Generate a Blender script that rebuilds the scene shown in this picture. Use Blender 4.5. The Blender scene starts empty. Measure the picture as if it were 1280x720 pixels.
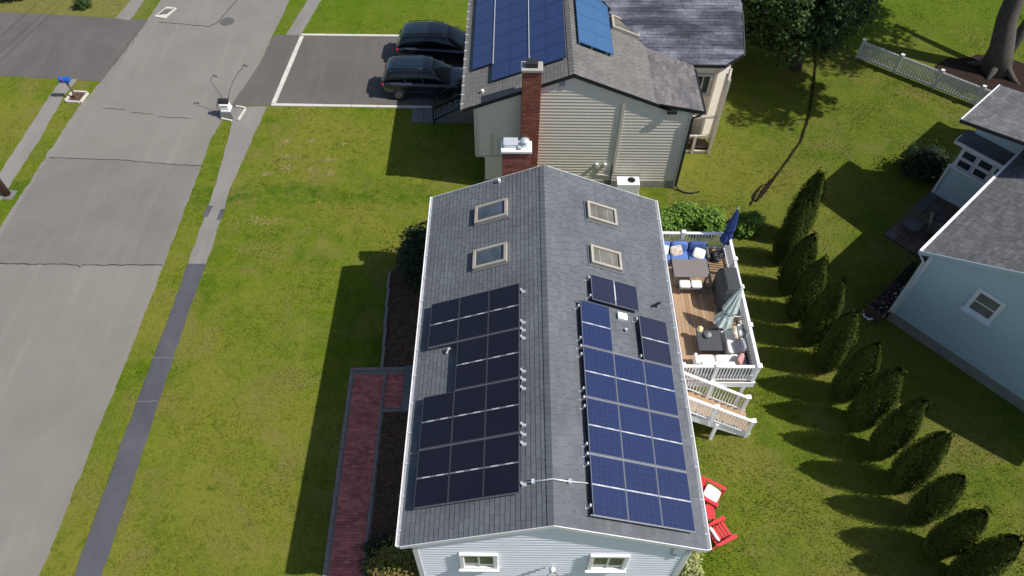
import bpy, math, random
import numpy as np
from mathutils import Matrix, Vector
random.seed(7); RS = np.random.RandomState(11)
S = bpy.context.scene; COL = S.collection
rad = math.radians

# ---------------------------------------------------------------- camera
FPX = 933.68; PITCH, YAW, ROLL = 0.9170, 0.0051, 0.0139
cp, sp = math.cos(PITCH), math.sin(PITCH)
fw = Vector((math.sin(YAW)*cp, math.cos(YAW)*cp, -sp)); rt = Vector((math.cos(YAW), -math.sin(YAW), 0)); up = rt.cross(fw)
rt2 = rt*math.cos(ROLL) + up*math.sin(ROLL); up2 = -rt*math.sin(ROLL) + up*math.cos(ROLL)
cd = bpy.data.cameras.new('camera'); cam = bpy.data.objects.new('camera', cd); COL.objects.link(cam)
m = Matrix.Identity(4)
for i in range(3): m[i][0] = rt2[i]; m[i][1] = up2[i]; m[i][2] = -fw[i]
m[0][3], m[1][3], m[2][3] = -1.1447, -6.5157, 24.6822
cam.matrix_world = m
cd.sensor_width = 36; cd.lens = 36*FPX/1280; cd.clip_end = 2000; cd.clip_start = .5
S.camera = cam
# ---------------------------------------------------------------- world and sun
w = bpy.data.worlds.new('World'); S.world = w; w.use_nodes = True
nt = w.node_tree; bg = nt.nodes['Background']
sky = nt.nodes.new('ShaderNodeTexSky'); sky.sky_type = 'NISHITA'; sky.sun_disc = False
SUN = Vector((.84, -.15, 1.0)).normalized()
sky.sun_elevation = math.asin(SUN.z); sky.sun_rotation = math.atan2(SUN.x, SUN.y)
nt.links.new(sky.outputs[0], bg.inputs[0]); bg.inputs[1].default_value = .09
sl = bpy.data.lights.new('sun', 'SUN'); sl.energy = 4.3; sl.angle = rad(.5); sl.color = (1, .955, .89)
so = bpy.data.objects.new('sun', sl); COL.objects.link(so); so.rotation_euler = SUN.to_track_quat('Z', 'Y').to_euler()
so.location = (20, -3, 40)
S.view_settings.view_transform = 'Standard'; S.view_settings.look = 'None'; S.view_settings.gamma = 1
S.view_settings.exposure = .35

# ---------------------------------------------------------------- materials
def newmat(name):
    mt = bpy.data.materials.new(name); mt.use_nodes = True
    return mt, mt.node_tree, mt.node_tree.nodes['Principled BSDF']
def N(nt, t, **k):
    n = nt.nodes.new(t)
    for a, b in k.items(): setattr(n, a, b)
    return n
def noise(nt, co, scale, detail=4, rough=.55, dist=0):
    n = N(nt, 'ShaderNodeTexNoise'); n.inputs['Scale'].default_value = scale; n.inputs['Detail'].default_value = detail
    n.inputs['Roughness'].default_value = rough; n.inputs['Distortion'].default_value = dist
    nt.links.new(co, n.inputs['Vector']); return n.outputs['Fac']
def ramp(nt, f, a, b, lo=0., hi=1.):
    n = N(nt, 'ShaderNodeMapRange'); nt.links.new(f, n.inputs[0])
    n.inputs[1].default_value = a; n.inputs[2].default_value = b; n.inputs[3].default_value = lo; n.inputs[4].default_value = hi
    return n.outputs[0]
def mix(nt, f, a, b, mode='MIX'):
    n = N(nt, 'ShaderNodeMix', data_type='RGBA', blend_type=mode)
    for s, v in ((0, f), (6, a), (7, b)):
        if hasattr(v, 'is_output'): nt.links.new(v, n.inputs[s])
        elif s == 0: n.inputs[s].default_value = v
        else: n.inputs[s].default_value = (*v, 1) if len(v) == 3 else v
    return n.outputs[2]
def coords(nt, scale=(1, 1, 1), rz=0):
    g = N(nt, 'ShaderNodeNewGeometry'); mp = N(nt, 'ShaderNodeMapping')
    mp.inputs['Scale'].default_value = scale; mp.inputs['Rotation'].default_value = (0, 0, rz)
    nt.links.new(g.outputs['Position'], mp.inputs[0]); return mp.outputs[0], g
def bump(nt, p, f, st=.3, d=.02):
    b = N(nt, 'ShaderNodeBump'); b.inputs['Strength'].default_value = st; b.inputs['Distance'].default_value = d
    nt.links.new(f, b.inputs['Height']); nt.links.new(b.outputs[0], p.inputs['Normal'])
def mat(name, col, rough=.6, var=.12, scale=3., fine=40., metal=0., bmp=.15, spec=.5, island=0., stretch=(1, 1, 1), tint=None, coat=0.):
    mt, nt, p = newmat(name); co, g = coords(nt, stretch)
    a = noise(nt, co, scale, 5); b = noise(nt, co, fine, 3)
    s = N(nt, 'ShaderNodeMath', operation='ADD'); nt.links.new(a, s.inputs[0]); nt.links.new(b, s.inputs[1])
    v = ramp(nt, s.outputs[0], .7, 1.3, 1-var, 1+var)
    if island:
        r = ramp(nt, g.outputs['Random Per Island'], 0, 1, 1-island, 1+island)
        q = N(nt, 'ShaderNodeMath', operation='MULTIPLY'); nt.links.new(v, q.inputs[0]); nt.links.new(r, q.inputs[1]); v = q.outputs[0]
    base = col if tint is None else None
    sc = N(nt, 'ShaderNodeVectorMath', operation='SCALE'); nt.links.new(v, sc.inputs['Scale'])
    if tint is None: sc.inputs[0].default_value = col
    else: nt.links.new(mix(nt, ramp(nt, a, .42, .62), col, tint), sc.inputs[0])
    nt.links.new(sc.outputs[0], p.inputs['Base Color'])
    p.inputs['Roughness'].default_value = rough; p.inputs['Metallic'].default_value = metal
    p.inputs['Specular IOR Level'].default_value = spec; p.inputs['Coat Weight'].default_value = coat
    if bmp: bump(nt, p, b, bmp, .01)
    return mt

def grass_mat(name, blade=False):
    mt, nt, p = newmat(name); co, g = coords(nt)
    big = noise(nt, co, .16, 4, .6, .6); mid = noise(nt, co, .9, 5, .65, .4); fine = noise(nt, co, 7, 5, .75); tiny = noise(nt, co, 38, 3, .8)
    st, _ = coords(nt, (.25, 1.5, 1), .12); streak = noise(nt, st, .9, 4, .7)
    c = mix(nt, ramp(nt, mid, .40, .60), (.068, .128, .006), (.122, .168, .010))
    c = mix(nt, ramp(nt, big, .40, .62), c, (.165, .176, .024))
    c = mix(nt, ramp(nt, streak, .48, .70, 0, .5), c, (.185, .172, .035))
    c = mix(nt, ramp(nt, noise(nt, co, 2.6, 6, .75, .8), .52, .66, 0, .75), c, (.046, .092, .005))
    c = mix(nt, ramp(nt, noise(nt, co, .45, 5, .65, .8), .50, .66, 0, .8), c, (.175, .160, .045))
    c = mix(nt, ramp(nt, fine, .50, .68, 0, .40), c, (.045, .082, .008))
    c = mix(nt, ramp(nt, noise(nt, co, 11, 4, .7), .54, .70, 0, .6), c, (.200, .190, .045))
    c = mix(nt, ramp(nt, tiny, .55, .8, 0, .6), c, (.190, .190, .045))
    # back lawns beyond the garden line carry more moss green
    sx = N(nt, 'ShaderNodeSeparateXYZ'); nt.links.new(g.outputs['Position'], sx.inputs[0])
    back = ramp(nt, sx.outputs[0], 3, 12, 0, .35)
    c = mix(nt, back, c, (.082, .092, .024))
    fr = ramp(nt, sx.outputs[1], 27, 33, 0, .6); c = mix(nt, fr, c, (.075, .145, .008))
    dx = ramp(nt, sx.outputs[0], -21.5, -23, 0, 1); dy = ramp(nt, sx.outputs[1], 30.5, 32, 0, .75); dm = N(nt, 'ShaderNodeMath', operation='MULTIPLY'); nt.links.new(dx, dm.inputs[0]); nt.links.new(dy, dm.inputs[1])
    c = mix(nt, dm.outputs[0], c, (.19, .165, .06))
    wv = N(nt, 'ShaderNodeMath', operation='MULTIPLY_ADD'); nt.links.new(mid, wv.inputs[0]); wv.inputs[1].default_value = 2.2; nt.links.new(sx.outputs[1], wv.inputs[2])
    sb = N(nt, 'ShaderNodeMath', operation='SUBTRACT'); nt.links.new(wv.outputs[0], sb.inputs[0]); sb.inputs[1].default_value = 18.75
    ab = N(nt, 'ShaderNodeMath', operation='ABSOLUTE'); nt.links.new(sb.outputs[0], ab.inputs[0])
    left = ramp(nt, sx.outputs[0], -3, -5, 0, .8); lush = ramp(nt, ab.outputs[0], .25, .9, 1, 0)
    ml = N(nt, 'ShaderNodeMath', operation='MULTIPLY'); nt.links.new(left, ml.inputs[0]); nt.links.new(lush, ml.inputs[1]); mk2 = N(nt, 'ShaderNodeMath', operation='MULTIPLY'); nt.links.new(ml.outputs[0], mk2.inputs[0]); nt.links.new(ramp(nt, noise(nt, co, 2.2, 5, .7), .38, .60), mk2.inputs[1]); c = mix(nt, mk2.outputs[0], c, (.040, .100, .006))
    wx = N(nt, 'ShaderNodeMath', operation='SINE'); m2 = N(nt, 'ShaderNodeMath', operation='MULTIPLY_ADD'); nt.links.new(sx.outputs[0], m2.inputs[0]); m2.inputs[1].default_value = 5.2; nt.links.new(mid, m2.inputs[2]); nt.links.new(m2.outputs[0], wx.inputs[0])
    c = mix(nt, ramp(nt, wx.outputs[0], -.2, .9, 0, .07), c, (.17, .18, .03))
    nt.links.new(c, p.inputs['Base Color']); p.inputs['Roughness'].default_value = .95; p.inputs['Specular IOR Level'].default_value = .03
    if not blade: bump(nt, p, tiny, .6, .05)
    return mt

def asphalt(name, col, col2, streaks=.5):
    mt, nt, p = newmat(name); co, g = coords(nt)
    a = noise(nt, co, .35, 6, .6, .5); f = noise(nt, co, 60, 3, .8); md = noise(nt, co, 3.5, 6, .7)
    st, _ = coords(nt, (1.6, .09, 1), .03); s = noise(nt, st, 1.2, 5, .6)
    c = mix(nt, ramp(nt, a, .38, .64), col, col2)
    c = mix(nt, ramp(nt, s, .52, .72, 0, streaks), c, tuple(min(1, v*1.22) for v in col2))
    c = mix(nt, ramp(nt, md, .55, .8, 0, .4), c, tuple(v*.78 for v in col))
    c = mix(nt, ramp(nt, f, .35, .75, 0, .35), c, tuple(v*1.35 for v in col2))
    nt.links.new(c, p.inputs['Base Color']); p.inputs['Roughness'].default_value = .88; bump(nt, p, f, .35, .01)
    return mt

M = {}
M['grass'] = grass_mat('grass_ground'); M['blade'] = grass_mat('grass_blade', True)
M['road'] = asphalt('road_asphalt', (.166, .153, .133), (.192, .178, .156))
M['patch'] = asphalt('road_patch_asphalt', (.140, .127, .115), (.168, .154, .141))
M['drive'] = asphalt('driveway_asphalt', (.086, .077, .069), (.108, .097, .088))
M['drive_l'] = asphalt('old_driveway_asphalt', (.080, .073, .068), (.104, .095, .088))
M['walk_old'] = asphalt('worn_sidewalk', (.165, .155, .143), (.205, .192, .175))
M['walk_new'] = asphalt('dark_sidewalk', (.050, .051, .060), (.082, .083, .094), .3)
M['crack'] = mat('crack_tar', (.035, .032, .03), .8)
M['soil'] = mat('mulch_soil', (.10, .058, .042), .95, .5, 5, 50, bmp=.8, spec=.05)
M['chips'] = mat('bark_chips', (.15, .09, .065), .95, .4, 5, 50, island=.6, bmp=0, spec=.05)
M['shaded_soil'] = mat('shaded_mulch', (.030, .020, .016), .95, .5, 5, 50, bmp=.8, spec=.05)  # mulch colour darkened to hold the shade around the large trunk
M['lawn_strip'] = mat('dark_strip_brown', (.020, .014, .009), .95, .5, 5, 50, bmp=.8, spec=.05)
M['tan'] = mat('dry_thatch', (.21, .175, .06), .95, .4, 5, 60, bmp=.6)
M['concrete'] = mat('concrete', (.34, .32, .29), .85, .15, 2, 50)
M['paleconc'] = mat('pale_concrete', (.52, .49, .44), .85, .15, 2, 50)
M['greyconc'] = mat('grey_concrete', (.15, .15, .145), .85, .2, 2, 50)
M['foundation'] = mat('foundation_concrete', (.28, .265, .23), .85, .2, 2, 50)
M['shingle'] = mat('grey_blue_shingle', (.114, .124, .136), .85, .20, .7, 70, island=.10, bmp=.5, spec=.3)
M['shingle_far'] = mat('brown_grey_shingle', (.150, .144, .137), .85, .22, .8, 60, island=.09, bmp=.5, spec=.3)
M['shingle_pink'] = mat('weathered_shingle', (.17, .155, .155), .85, .3, 1.6, 25, island=.25, bmp=.5, spec=.3, stretch=(1, .35, 1), tint=(.105, .10, .105))
M['shingle_dark'] = mat('slate_grey_shingle', (.048, .051, .070), .8, .35, 1.4, 20, island=.22, bmp=.5, spec=.3, stretch=(.35, 1.4, 1), tint=(.145, .148, .178))
M['shingle_blue'] = mat('grey_shingle', (.125, .125, .130), .85, .2, 1.5, 60, island=.22, bmp=.5, spec=.3)
M['white'] = mat('white_vinyl', (.84, .84, .84), .45, .05, 2, 30, bmp=.05)
M['white_paint'] = mat('white_trim', (.70, .71, .74), .5, .06, 2, 30, bmp=.05)
M['fence_white'] = mat('fence_white', (.60, .61, .62), .55, .08, 2, 30, bmp=.05)
M['siding_w'] = mat('pale_blue_siding', (.86, .88, .97), .6, .05, 1, 30, bmp=.05, stretch=(1, 1, 5))
M['siding_b'] = mat('beige_siding', (.70, .64, .54), .6, .07, 1.2, 30, bmp=.05, stretch=(1, 1, 4))
M['siding_blue'] = mat('blue_grey_siding', (.42, .53, .57), .6, .06, 1, 30, bmp=.05, stretch=(1, 1, 5))
M['beige'] = mat('beige_trim', (.55, .50, .44), .6, .08)
M['black'] = mat('black_metal', (.012, .012, .014), .45, .1)
M['blacktrim'] = mat('black_trim', (.012, .012, .016), .5, .1)
M['plastic'] = mat('dark_plastic', (.02, .02, .022), .5, .1)
M['alu'] = mat('aluminium', (.36, .38, .41), .45, .06, metal=.6)
M['galv'] = mat('galvanised', (.62, .64, .66), .35, .08, metal=.35)
M['alu_dark'] = mat('dark_anodised', (.055, .06, .07), .5, .06); M['alu_mid'] = mat('grey_anodised', (.16, .17, .20), .5, .06)
M['brackets'] = mat('white_bracket', (.48, .49, .51), .5, .06)
M['brick'] = mat('chimney_brick', (.25, .078, .055), .85, .2, 3, 60, island=.3, bmp=.4)
M['paver'] = mat('paving_brick', (.47, .13, .105), .85, .25, 2, 60, island=.30, bmp=.4)
M['mortar'] = mat('mortar', (.22, .19, .17), .9, .15)
M['frame_s'] = mat('skylight_frame', (.36, .32, .27), .5, .15)
M['wood'] = mat('deck_cedar', (.36, .235, .135), .7, .22, 1.5, 30, island=.0, bmp=.2, stretch=(3, .4, 1))
M['wood2'] = mat('deck_cedar_dark', (.285, .18, .10), .7, .22, 1.5, 30, bmp=.2, stretch=(3, .4, 1))
M['taupe'] = mat('taupe_table', (.175, .155, .145), .6, .08)
M['wicker'] = mat('grey_wicker', (.09, .088, .09), .7, .2, 3, 80, bmp=.5)
M['cush_blue'] = mat('blue_cushion', (.09, .17, .44), .85, .1, 2, 50)
M['cush_navy'] = mat('navy_cushion', (.035, .085, .25), .85, .1, 2, 50)
M['cush_white'] = mat('white_cushion', (.68, .66, .63), .85, .06, 2, 50)
M['pillow_grey'] = mat('grey_pillow', (.30, .29, .33), .9, .15, 6, 50)
M['pillow_pink'] = mat('pink_pillow', (.50, .25, .24), .9, .15, 6, 50)
M['pillow_pat'] = mat('patterned_pillow', (.66, .63, .60), .9, .1, 9, 40, tint=(.45, .33, .20))
M['navy_canvas'] = mat('navy_canvas', (.02, .05, .20), .75, .2, 4, 30)
M['mint_canvas'] = mat('pale_mint_canvas', (.45, .52, .49), .8, .12, 4, 30)
M['cover'] = mat('charcoal_cover', (.040, .046, .05), .75, .15, 3, 40)
M['charcoal'] = mat('charcoal_table', (.055, .057, .062), .55, .1)
M['tan_metal'] = mat('tan_metal', (.30, .265, .21), .6, .1)
M['red'] = mat('red_plastic', (.62, .035, .05), .45, .06, spec=.4)
M['yellow'] = mat('candle_wax', (.75, .60, .33), .6)
M['towel'] = mat('striped_towel', (.75, .72, .70), .9, .1, 14, 40, tint=(.65, .12, .10))
M['bluebox'] = mat('blue_mailbox', (.01, .10, .45), .4, .08)
M['post'] = mat('weathered_wood', (.12, .085, .06), .85, .2, 3, 40, bmp=.4)
M['pole'] = mat('pole_wood', (.15, .065, .045), .9, .25, 4, 40, bmp=.5, stretch=(3, 3, .4))
M['bark'] = mat('tree_bark', (.070, .060, .052), .95, .45, 3, 16, bmp=.9, stretch=(3, 3, .5))
M['leaf'] = mat('leaf_green', (.030, .060, .010), .7, .3, 2, 30, island=.45, bmp=0, spec=.25)
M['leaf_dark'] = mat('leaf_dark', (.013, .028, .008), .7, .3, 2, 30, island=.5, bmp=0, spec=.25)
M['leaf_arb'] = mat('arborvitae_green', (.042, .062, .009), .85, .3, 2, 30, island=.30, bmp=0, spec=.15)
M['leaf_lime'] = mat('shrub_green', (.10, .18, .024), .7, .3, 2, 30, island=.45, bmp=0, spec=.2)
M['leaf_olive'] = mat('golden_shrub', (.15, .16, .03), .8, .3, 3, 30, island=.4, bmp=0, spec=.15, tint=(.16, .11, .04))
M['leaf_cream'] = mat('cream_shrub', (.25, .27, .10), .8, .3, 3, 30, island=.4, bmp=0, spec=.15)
M['flower'] = mat('purple_flower', (.16, .015, .07), .8, .2, island=.5, bmp=0)
M['rust'] = mat('planter_wood', (.10, .065, .05), .85, .2)
M['car1'] = mat('dark_teal_paint', (.006, .012, .016), .22, .05, bmp=0, coat=1.)
M['car2'] = mat('navy_paint', (.007, .012, .022), .22, .05, bmp=0, coat=1.)
M['tyre'] = mat('tyre_rubber', (.012, .012, .012), .9)
M['lamp_red'] = mat('tail_lamp', (.25, .01, .01), .25, bmp=0)
M['lamp_clear'] = mat('head_lamp', (.5, .52, .55), .15, bmp=0)
M['iron'] = mat('cast_iron', (.10, .095, .09), .7, .2, 5, 50)
M['wire'] = mat('cable', (.02, .02, .02), .6); M['wire_l'] = mat('bare_cable', (.36, .36, .35), .5)

def glass(name, col, rough=.08, spec=.5):
    mt, nt, p = newmat(name); co, g = coords(nt)
    c = mix(nt, ramp(nt, noise(nt, co, 1.3, 3), .35, .65), tuple(v*.7 for v in col), tuple(v*1.25 for v in col))
    nt.links.new(c, p.inputs['Base Color']); p.inputs['Roughness'].default_value = rough; p.inputs['Specular IOR Level'].default_value = spec
    return mt
M['glass'] = glass('window_glass', (.035, .04, .045)); M['glass_curtain'] = glass('curtained_glass', (.14, .15, .15)); M['glass_sky'] = glass('skylight_glass', (.075, .095, .12))
M['glass_blind'] = glass('skylight_blind_glass', (.14, .135, .11)); M['glass_car'] = glass('car_glass', (.006, .010, .014), .05)
M['glass_bowl'] = glass('bowl_glass', (.35, .38, .38), .1)

def solar(name, col, line, cell, rough=.22, lw=.012):
    mt, nt, p = newmat(name); tc = N(nt, 'ShaderNodeTexCoord'); br = N(nt, 'ShaderNodeTexBrick')
    br.offset = 0; br.inputs['Scale'].default_value = 1; br.inputs['Mortar Size'].default_value = lw; br.inputs['Mortar Smooth'].default_value = .3
    br.inputs['Brick Width'].default_value = cell; br.inputs['Row Height'].default_value = cell
    br.inputs['Color1'].default_value = (*col, 1); br.inputs['Color2'].default_value = (*[v*1.12 for v in col], 1); br.inputs['Mortar'].default_value = (*line, 1)
    nt.links.new(tc.outputs['UV'], br.inputs['Vector'])
    fineb = N(nt, 'ShaderNodeTexWave'); fineb.bands_direction = 'Y'; fineb.inputs['Scale'].default_value = 9
    nt.links.new(tc.outputs['UV'], fineb.inputs['Vector'])
    c = mix(nt, ramp(nt, fineb.outputs['Fac'], .8, 1, 0, .10), br.outputs['Color'], line)
    co, g = coords(nt); c = mix(nt, ramp(nt, noise(nt, co, .8, 4), .4, .7, 0, .25), c, tuple(v*1.5 for v in col))
    nt.links.new(c, p.inputs['Base Color']); p.inputs['Roughness'].default_value = rough; p.inputs['Specular IOR Level'].default_value = .35
    p.inputs['Coat Weight'].default_value = .3; p.inputs['Coat Roughness'].default_value = .1
    return mt
M['pv_black'] = solar('mono_black_cells', (.008, .008, .015), (.010, .010, .018), .16)
M['pv_blue'] = solar('poly_blue_cells', (.015, .024, .074), (.028, .040, .10), .158, lw=.007)
M['pv_slate'] = solar('slate_cells', (.016, .018, .038), (.022, .025, .048), .16)
M['pv_far'] = solar('far_blue_cells', (.020, .038, .110), (.024, .043, .118), .16)
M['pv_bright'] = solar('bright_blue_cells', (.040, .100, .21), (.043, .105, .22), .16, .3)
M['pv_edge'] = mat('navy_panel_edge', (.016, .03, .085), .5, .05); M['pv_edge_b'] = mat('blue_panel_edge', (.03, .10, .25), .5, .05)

# ---------------------------------------------------------------- object helpers
WM = {}
def tag(o, label=None, cat=None, group=None, kind=None):
    for k, v in (('label', label), ('category', cat), ('group', group), ('kind', kind)):
        if v: o[k] = v
    return o
def thing(name, label, cat, loc=(0, 0, 0), rz=0, group=None):
    o = bpy.data.objects.new(name, None); COL.objects.link(o); o.empty_display_size = .2
    W = Matrix.Translation(Vector(loc)) @ Matrix.Rotation(rz, 4, 'Z')
    o.matrix_world = W; WM[o.name] = W; tag(o, label, cat, group); return o
def add(name, me, parent=None, loc=None, rz=0, R=None):
    """link a mesh (built about its own origin) at a world place, as a child of parent"""
    o = bpy.data.objects.new(name, me); COL.objects.link(o)
    W = Matrix.Translation(Vector(loc or (0, 0, 0))) @ (R if R is not None else Matrix.Rotation(rz, 4, 'Z'))
    if parent is not None: o.parent = parent; o.matrix_basis = WM[parent.name].inverted() @ W
    else: o.matrix_basis = W
    WM[o.name] = W; return o

class MB:
    def __init__(s, mx=None): s.v = []; s.f = []; s.uv = None; s.M = mx
    def add(s, vs, fs):
        n = len(s.v); s.v += [tuple(p) for p in vs]; s.f += [tuple(i+n for i in f) for f in fs]; return s
    def box(s, x0, y0, z0, x1, y1, z1):
        return s.add([(x, y, z) for z in (z0, z1) for y in (y0, y1) for x in (x0, x1)], [(0, 2, 3, 1), (4, 5, 7, 6), (0, 1, 5, 4), (2, 6, 7, 3), (0, 4, 6, 2), (1, 3, 7, 5)])
    def obox(s, c, a, b, d):
        """oriented box: centre, three half-axis vectors"""
        c, a, b, d = map(Vector, (c, a, b, d))
        return s.add([c+a*i+b*j+d*k for k in (-1, 1) for j in (-1, 1) for i in (-1, 1)], [(0, 2, 3, 1), (4, 5, 7, 6), (0, 1, 5, 4), (2, 6, 7, 3), (0, 4, 6, 2), (1, 3, 7, 5)])
    def bar(s, p, q, wd, ht, upv=(0, 0, 1)):
        p, q = Vector(p), Vector(q); d = q-p; u = Vector(upv); sd = d.cross(u).normalized(); u = sd.cross(d).normalized()
        return s.obox((p+q)/2, d/2, sd*wd/2, u*ht/2)
    def poly(s, pts, z0, z1):
        n = len(pts); return s.add([(p[0], p[1], z0) for p in pts]+[(p[0], p[1], z1) for p in pts], [tuple(range(n))[::-1], tuple(range(n, 2*n))]+[(i, (i+1) % n, (i+1) % n+n, i+n) for i in range(n)])
    def plate(s, pts, off):
        """3D polygon thickened by vector off"""
        off = Vector(off); pts = [Vector(p) for p in pts]; n = len(pts)
        return s.add(pts+[p+off for p in pts], [tuple(range(n))[::-1], tuple(range(n, 2*n))]+[(i, (i+1) % n, (i+1) % n+n, i+n) for i in range(n)])
    def tube(s, pts, r, n=8, cap=True):
        pts = [Vector(p) for p in pts]; rs = r if hasattr(r, '__len__') else [r]*len(pts); rings = []
        for i, p in enumerate(pts):
            d = (pts[min(i+1, len(pts)-1)]-pts[max(i-1, 0)]).normalized()
            a = d.cross(Vector((0, 0, 1)) if abs(d.z) < .95 else Vector((0, 1, 0))).normalized(); b = d.cross(a)
            rings.append([p+(a*math.cos(t)+b*math.sin(t))*rs[i] for t in [2*math.pi*k/n for k in range(n)]])
        fs = [(i*n+k, i*n+(k+1) % n, (i+1)*n+(k+1) % n, (i+1)*n+k) for i in range(len(pts)-1) for k in range(n)]
        if cap: fs += [tuple(range(n))[::-1], tuple(range((len(pts)-1)*n, len(pts)*n))]
        return s.add([v for q in rings for v in q], fs)
    def lathe(s, c, prof, n=16):
        return s.tube([(c[0], c[1], c[2]+z+1e-5*i) for i, (r, z) in enumerate(prof)], [max(r, 1e-3) for r, z in prof], n)
    def ell(s, c, r, e=1., nu=16, nv=10, R=None):
        """superellipsoid; e<1 squarer (cushions)"""
        pw = lambda v: math.copysign(abs(v)**e, v); vs = []
        for j in range(nv+1):
            ph = -math.pi/2+math.pi*j/nv
            for i in range(nu):
                th = 2*math.pi*(i+.5)/nu; p = Vector((r[0]*pw(math.cos(ph))*pw(math.cos(th)), r[1]*pw(math.cos(ph))*pw(math.sin(th)), r[2]*pw(math.sin(ph))))
                vs.append((R @ p if R is not None else p)+Vector(c))
        return s.add(vs, [(j*nu+i, j*nu+(i+1) % nu, (j+1)*nu+(i+1) % nu, (j+1)*nu+i) for j in range(nv) for i in range(nu)])
    def mesh(s, name, mt, smooth=False, inv=None):
        me = bpy.data.meshes.new(name); A = np.array(s.v, dtype=float).reshape(-1, 3)
        for Mx in (s.M, inv):
            if Mx is not None: q = np.array(Mx); A = A @ q[:3, :3].T + q[:3, 3]
        me.from_pydata(A.tolist(), [], s.f); me.materials.append(mt)
        if smooth: me.polygons.foreach_set('use_smooth', [True]*len(me.polygons))
        if s.uv:
            l = me.uv_layers.new(name='uv'); l.data.foreach_set('uv', [c for f in s.f for i in f for c in s.uv[i]])
        me.update(); return me
    def build(s, name, mt, parent=None, kind=None, label=None, smooth=False, bevel=0):
        if isinstance(mt, str): mt = M[mt]
        W = WM[parent.name] if parent is not None else Matrix.Identity(4)
        me = s.mesh(name, mt, smooth, W.inverted()); o = bpy.data.objects.new(name, me); COL.objects.link(o)
        if parent is not None: o.parent = parent
        WM[o.name] = W
        if bevel:
            b = o.modifiers.new('bevel', 'BEVEL'); b.width = bevel; b.segments = 2; b.limit_method = 'ANGLE'
        return tag(o, label, kind=kind)

def wobble(pts, amp=.05, step=.35, closed=True, seed=0):
    """subdivide an outline and jitter it so that an edge is not ruler straight"""
    rg = random.Random(seed); out = []; n = len(pts)
    for i in range(n if closed else n-1):
        a, b = pts[i], pts[(i+1) % n]; L = math.hypot(b[0]-a[0], b[1]-a[1]); k = max(1, int(L/step))
        for j in range(k):
            t = j/k; out.append((a[0]+(b[0]-a[0])*t+rg.uniform(-amp, amp), a[1]+(b[1]-a[1])*t+rg.uniform(-amp, amp)))
    if not closed: out.append(pts[-1])
    return out
def sheet(name, pts, z, mt, amp=0, thick=.03, kind='structure', seed=0, parent=None, step=.35):
    if amp: pts = wobble(pts, amp, step, seed=seed)
    return MB().poly(pts, z-thick, z).build(name, mt, parent, kind=kind if parent is None else None)

def shingles(P0, U, V, lu, lv, e=.145, tw=.31, inside=None, t=.016, mx=None, seed=1):
    """courses of separate tabs laid on a slope: returns an MB"""
    rg = np.random.RandomState(seed); P0, U, V = Vector(P0), Vector(U).normalized(), Vector(V).normalized(); Nn = U.cross(V)
    if Nn.z < 0: Nn = -Nn
    b = MB(mx)
    for j in range(int(lv/e)+1):
        v0 = j*e; v1 = min(v0+e*1.02, lv)
        if v0 >= lv-.02: break
        x = -rg.uniform(0, tw)
        while x < lu:
            x1 = x+tw*rg.uniform(.8, 1.2); a, c = max(x+.006, 0), min(x1-.006, lu); x = x1
            if c-a < .03: continue
            if inside and not inside((a+c)/2, (v0+v1)/2): continue
            h = t*rg.uniform(.85, 1.15); g = rg.uniform(-.003, .003)
            q = [P0+U*a+V*(v0+g), P0+U*c+V*(v0+g), P0+U*c+V*v1, P0+U*a+V*v1]
            top = [q[0]+Nn*h, q[1]+Nn*h, q[2]+Nn*.004, q[3]+Nn*.004]
            b.add(q[:2]+top, [(2, 3, 4, 5), (0, 1, 3, 2), (0, 2, 5), (1, 4, 3)])
    return b
def siding(p0, u, zs, lr, n, e=.11, t=.02, mx=None):
    """lapped boards on a wall: p0 + u*s at height z; lr(z)->(left,right); n = outward normal"""
    p0, u, n = Vector(p0), Vector(u), Vector(n); b = MB(mx); z = zs[0]
    while z < zs[1]-.01:
        z1 = min(z+e, zs[1]); a0, a1 = lr(z); b0, b1 = lr(z1)
        if a1-a0 > .05:
            if b1-b0 < .02: b0 = b1 = (a0+a1)/2
            Z = Vector((0, 0, 1)); A, B = p0+u*a0+Z*z, p0+u*a1+Z*z; C, D = p0+u*b1+Z*z1, p0+u*b0+Z*z1
            b.add([A+n*t, B+n*t, C+n*.003, D+n*.003, A, B], [(0, 1, 2, 3), (4, 5, 1, 0)])
        z = z1
    return b
def leafmesh(name, mt, cen, nrm, size, rnd=.35, aspect=.55, seed=0):
    """many small leaf quads as one mesh, numpy fast"""
    rg = np.random.RandomState(seed); n = len(cen); d = nrm+rg.normal(0, rnd, (n, 3)); d /= np.linalg.norm(d, axis=1)[:, None]+1e-9
    r = rg.normal(size=(n, 3)); a = np.cross(d, r); a /= np.linalg.norm(a, axis=1)[:, None]+1e-9; b = np.cross(d, a)
    sz = size*rg.uniform(.6, 1.4, (n, 1)); a = a*sz; b = b*sz*aspect
    V = np.stack([cen-a, cen-b*1., cen+a, cen+b*1.], 1).reshape(-1, 3)
    me = bpy.data.meshes.new(name); me.vertices.add(4*n); me.vertices.foreach_set('co', V.ravel())
    me.loops.add(4*n); me.loops.foreach_set('vertex_index', np.arange(4*n)); me.polygons.add(n)
    me.polygons.foreach_set('loop_start', np.arange(0, 4*n, 4)); me.polygons.foreach_set('loop_total', np.full(n, 4))
    me.materials.append(mt); me.update(calc_edges=True); me.validate(); return me
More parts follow.
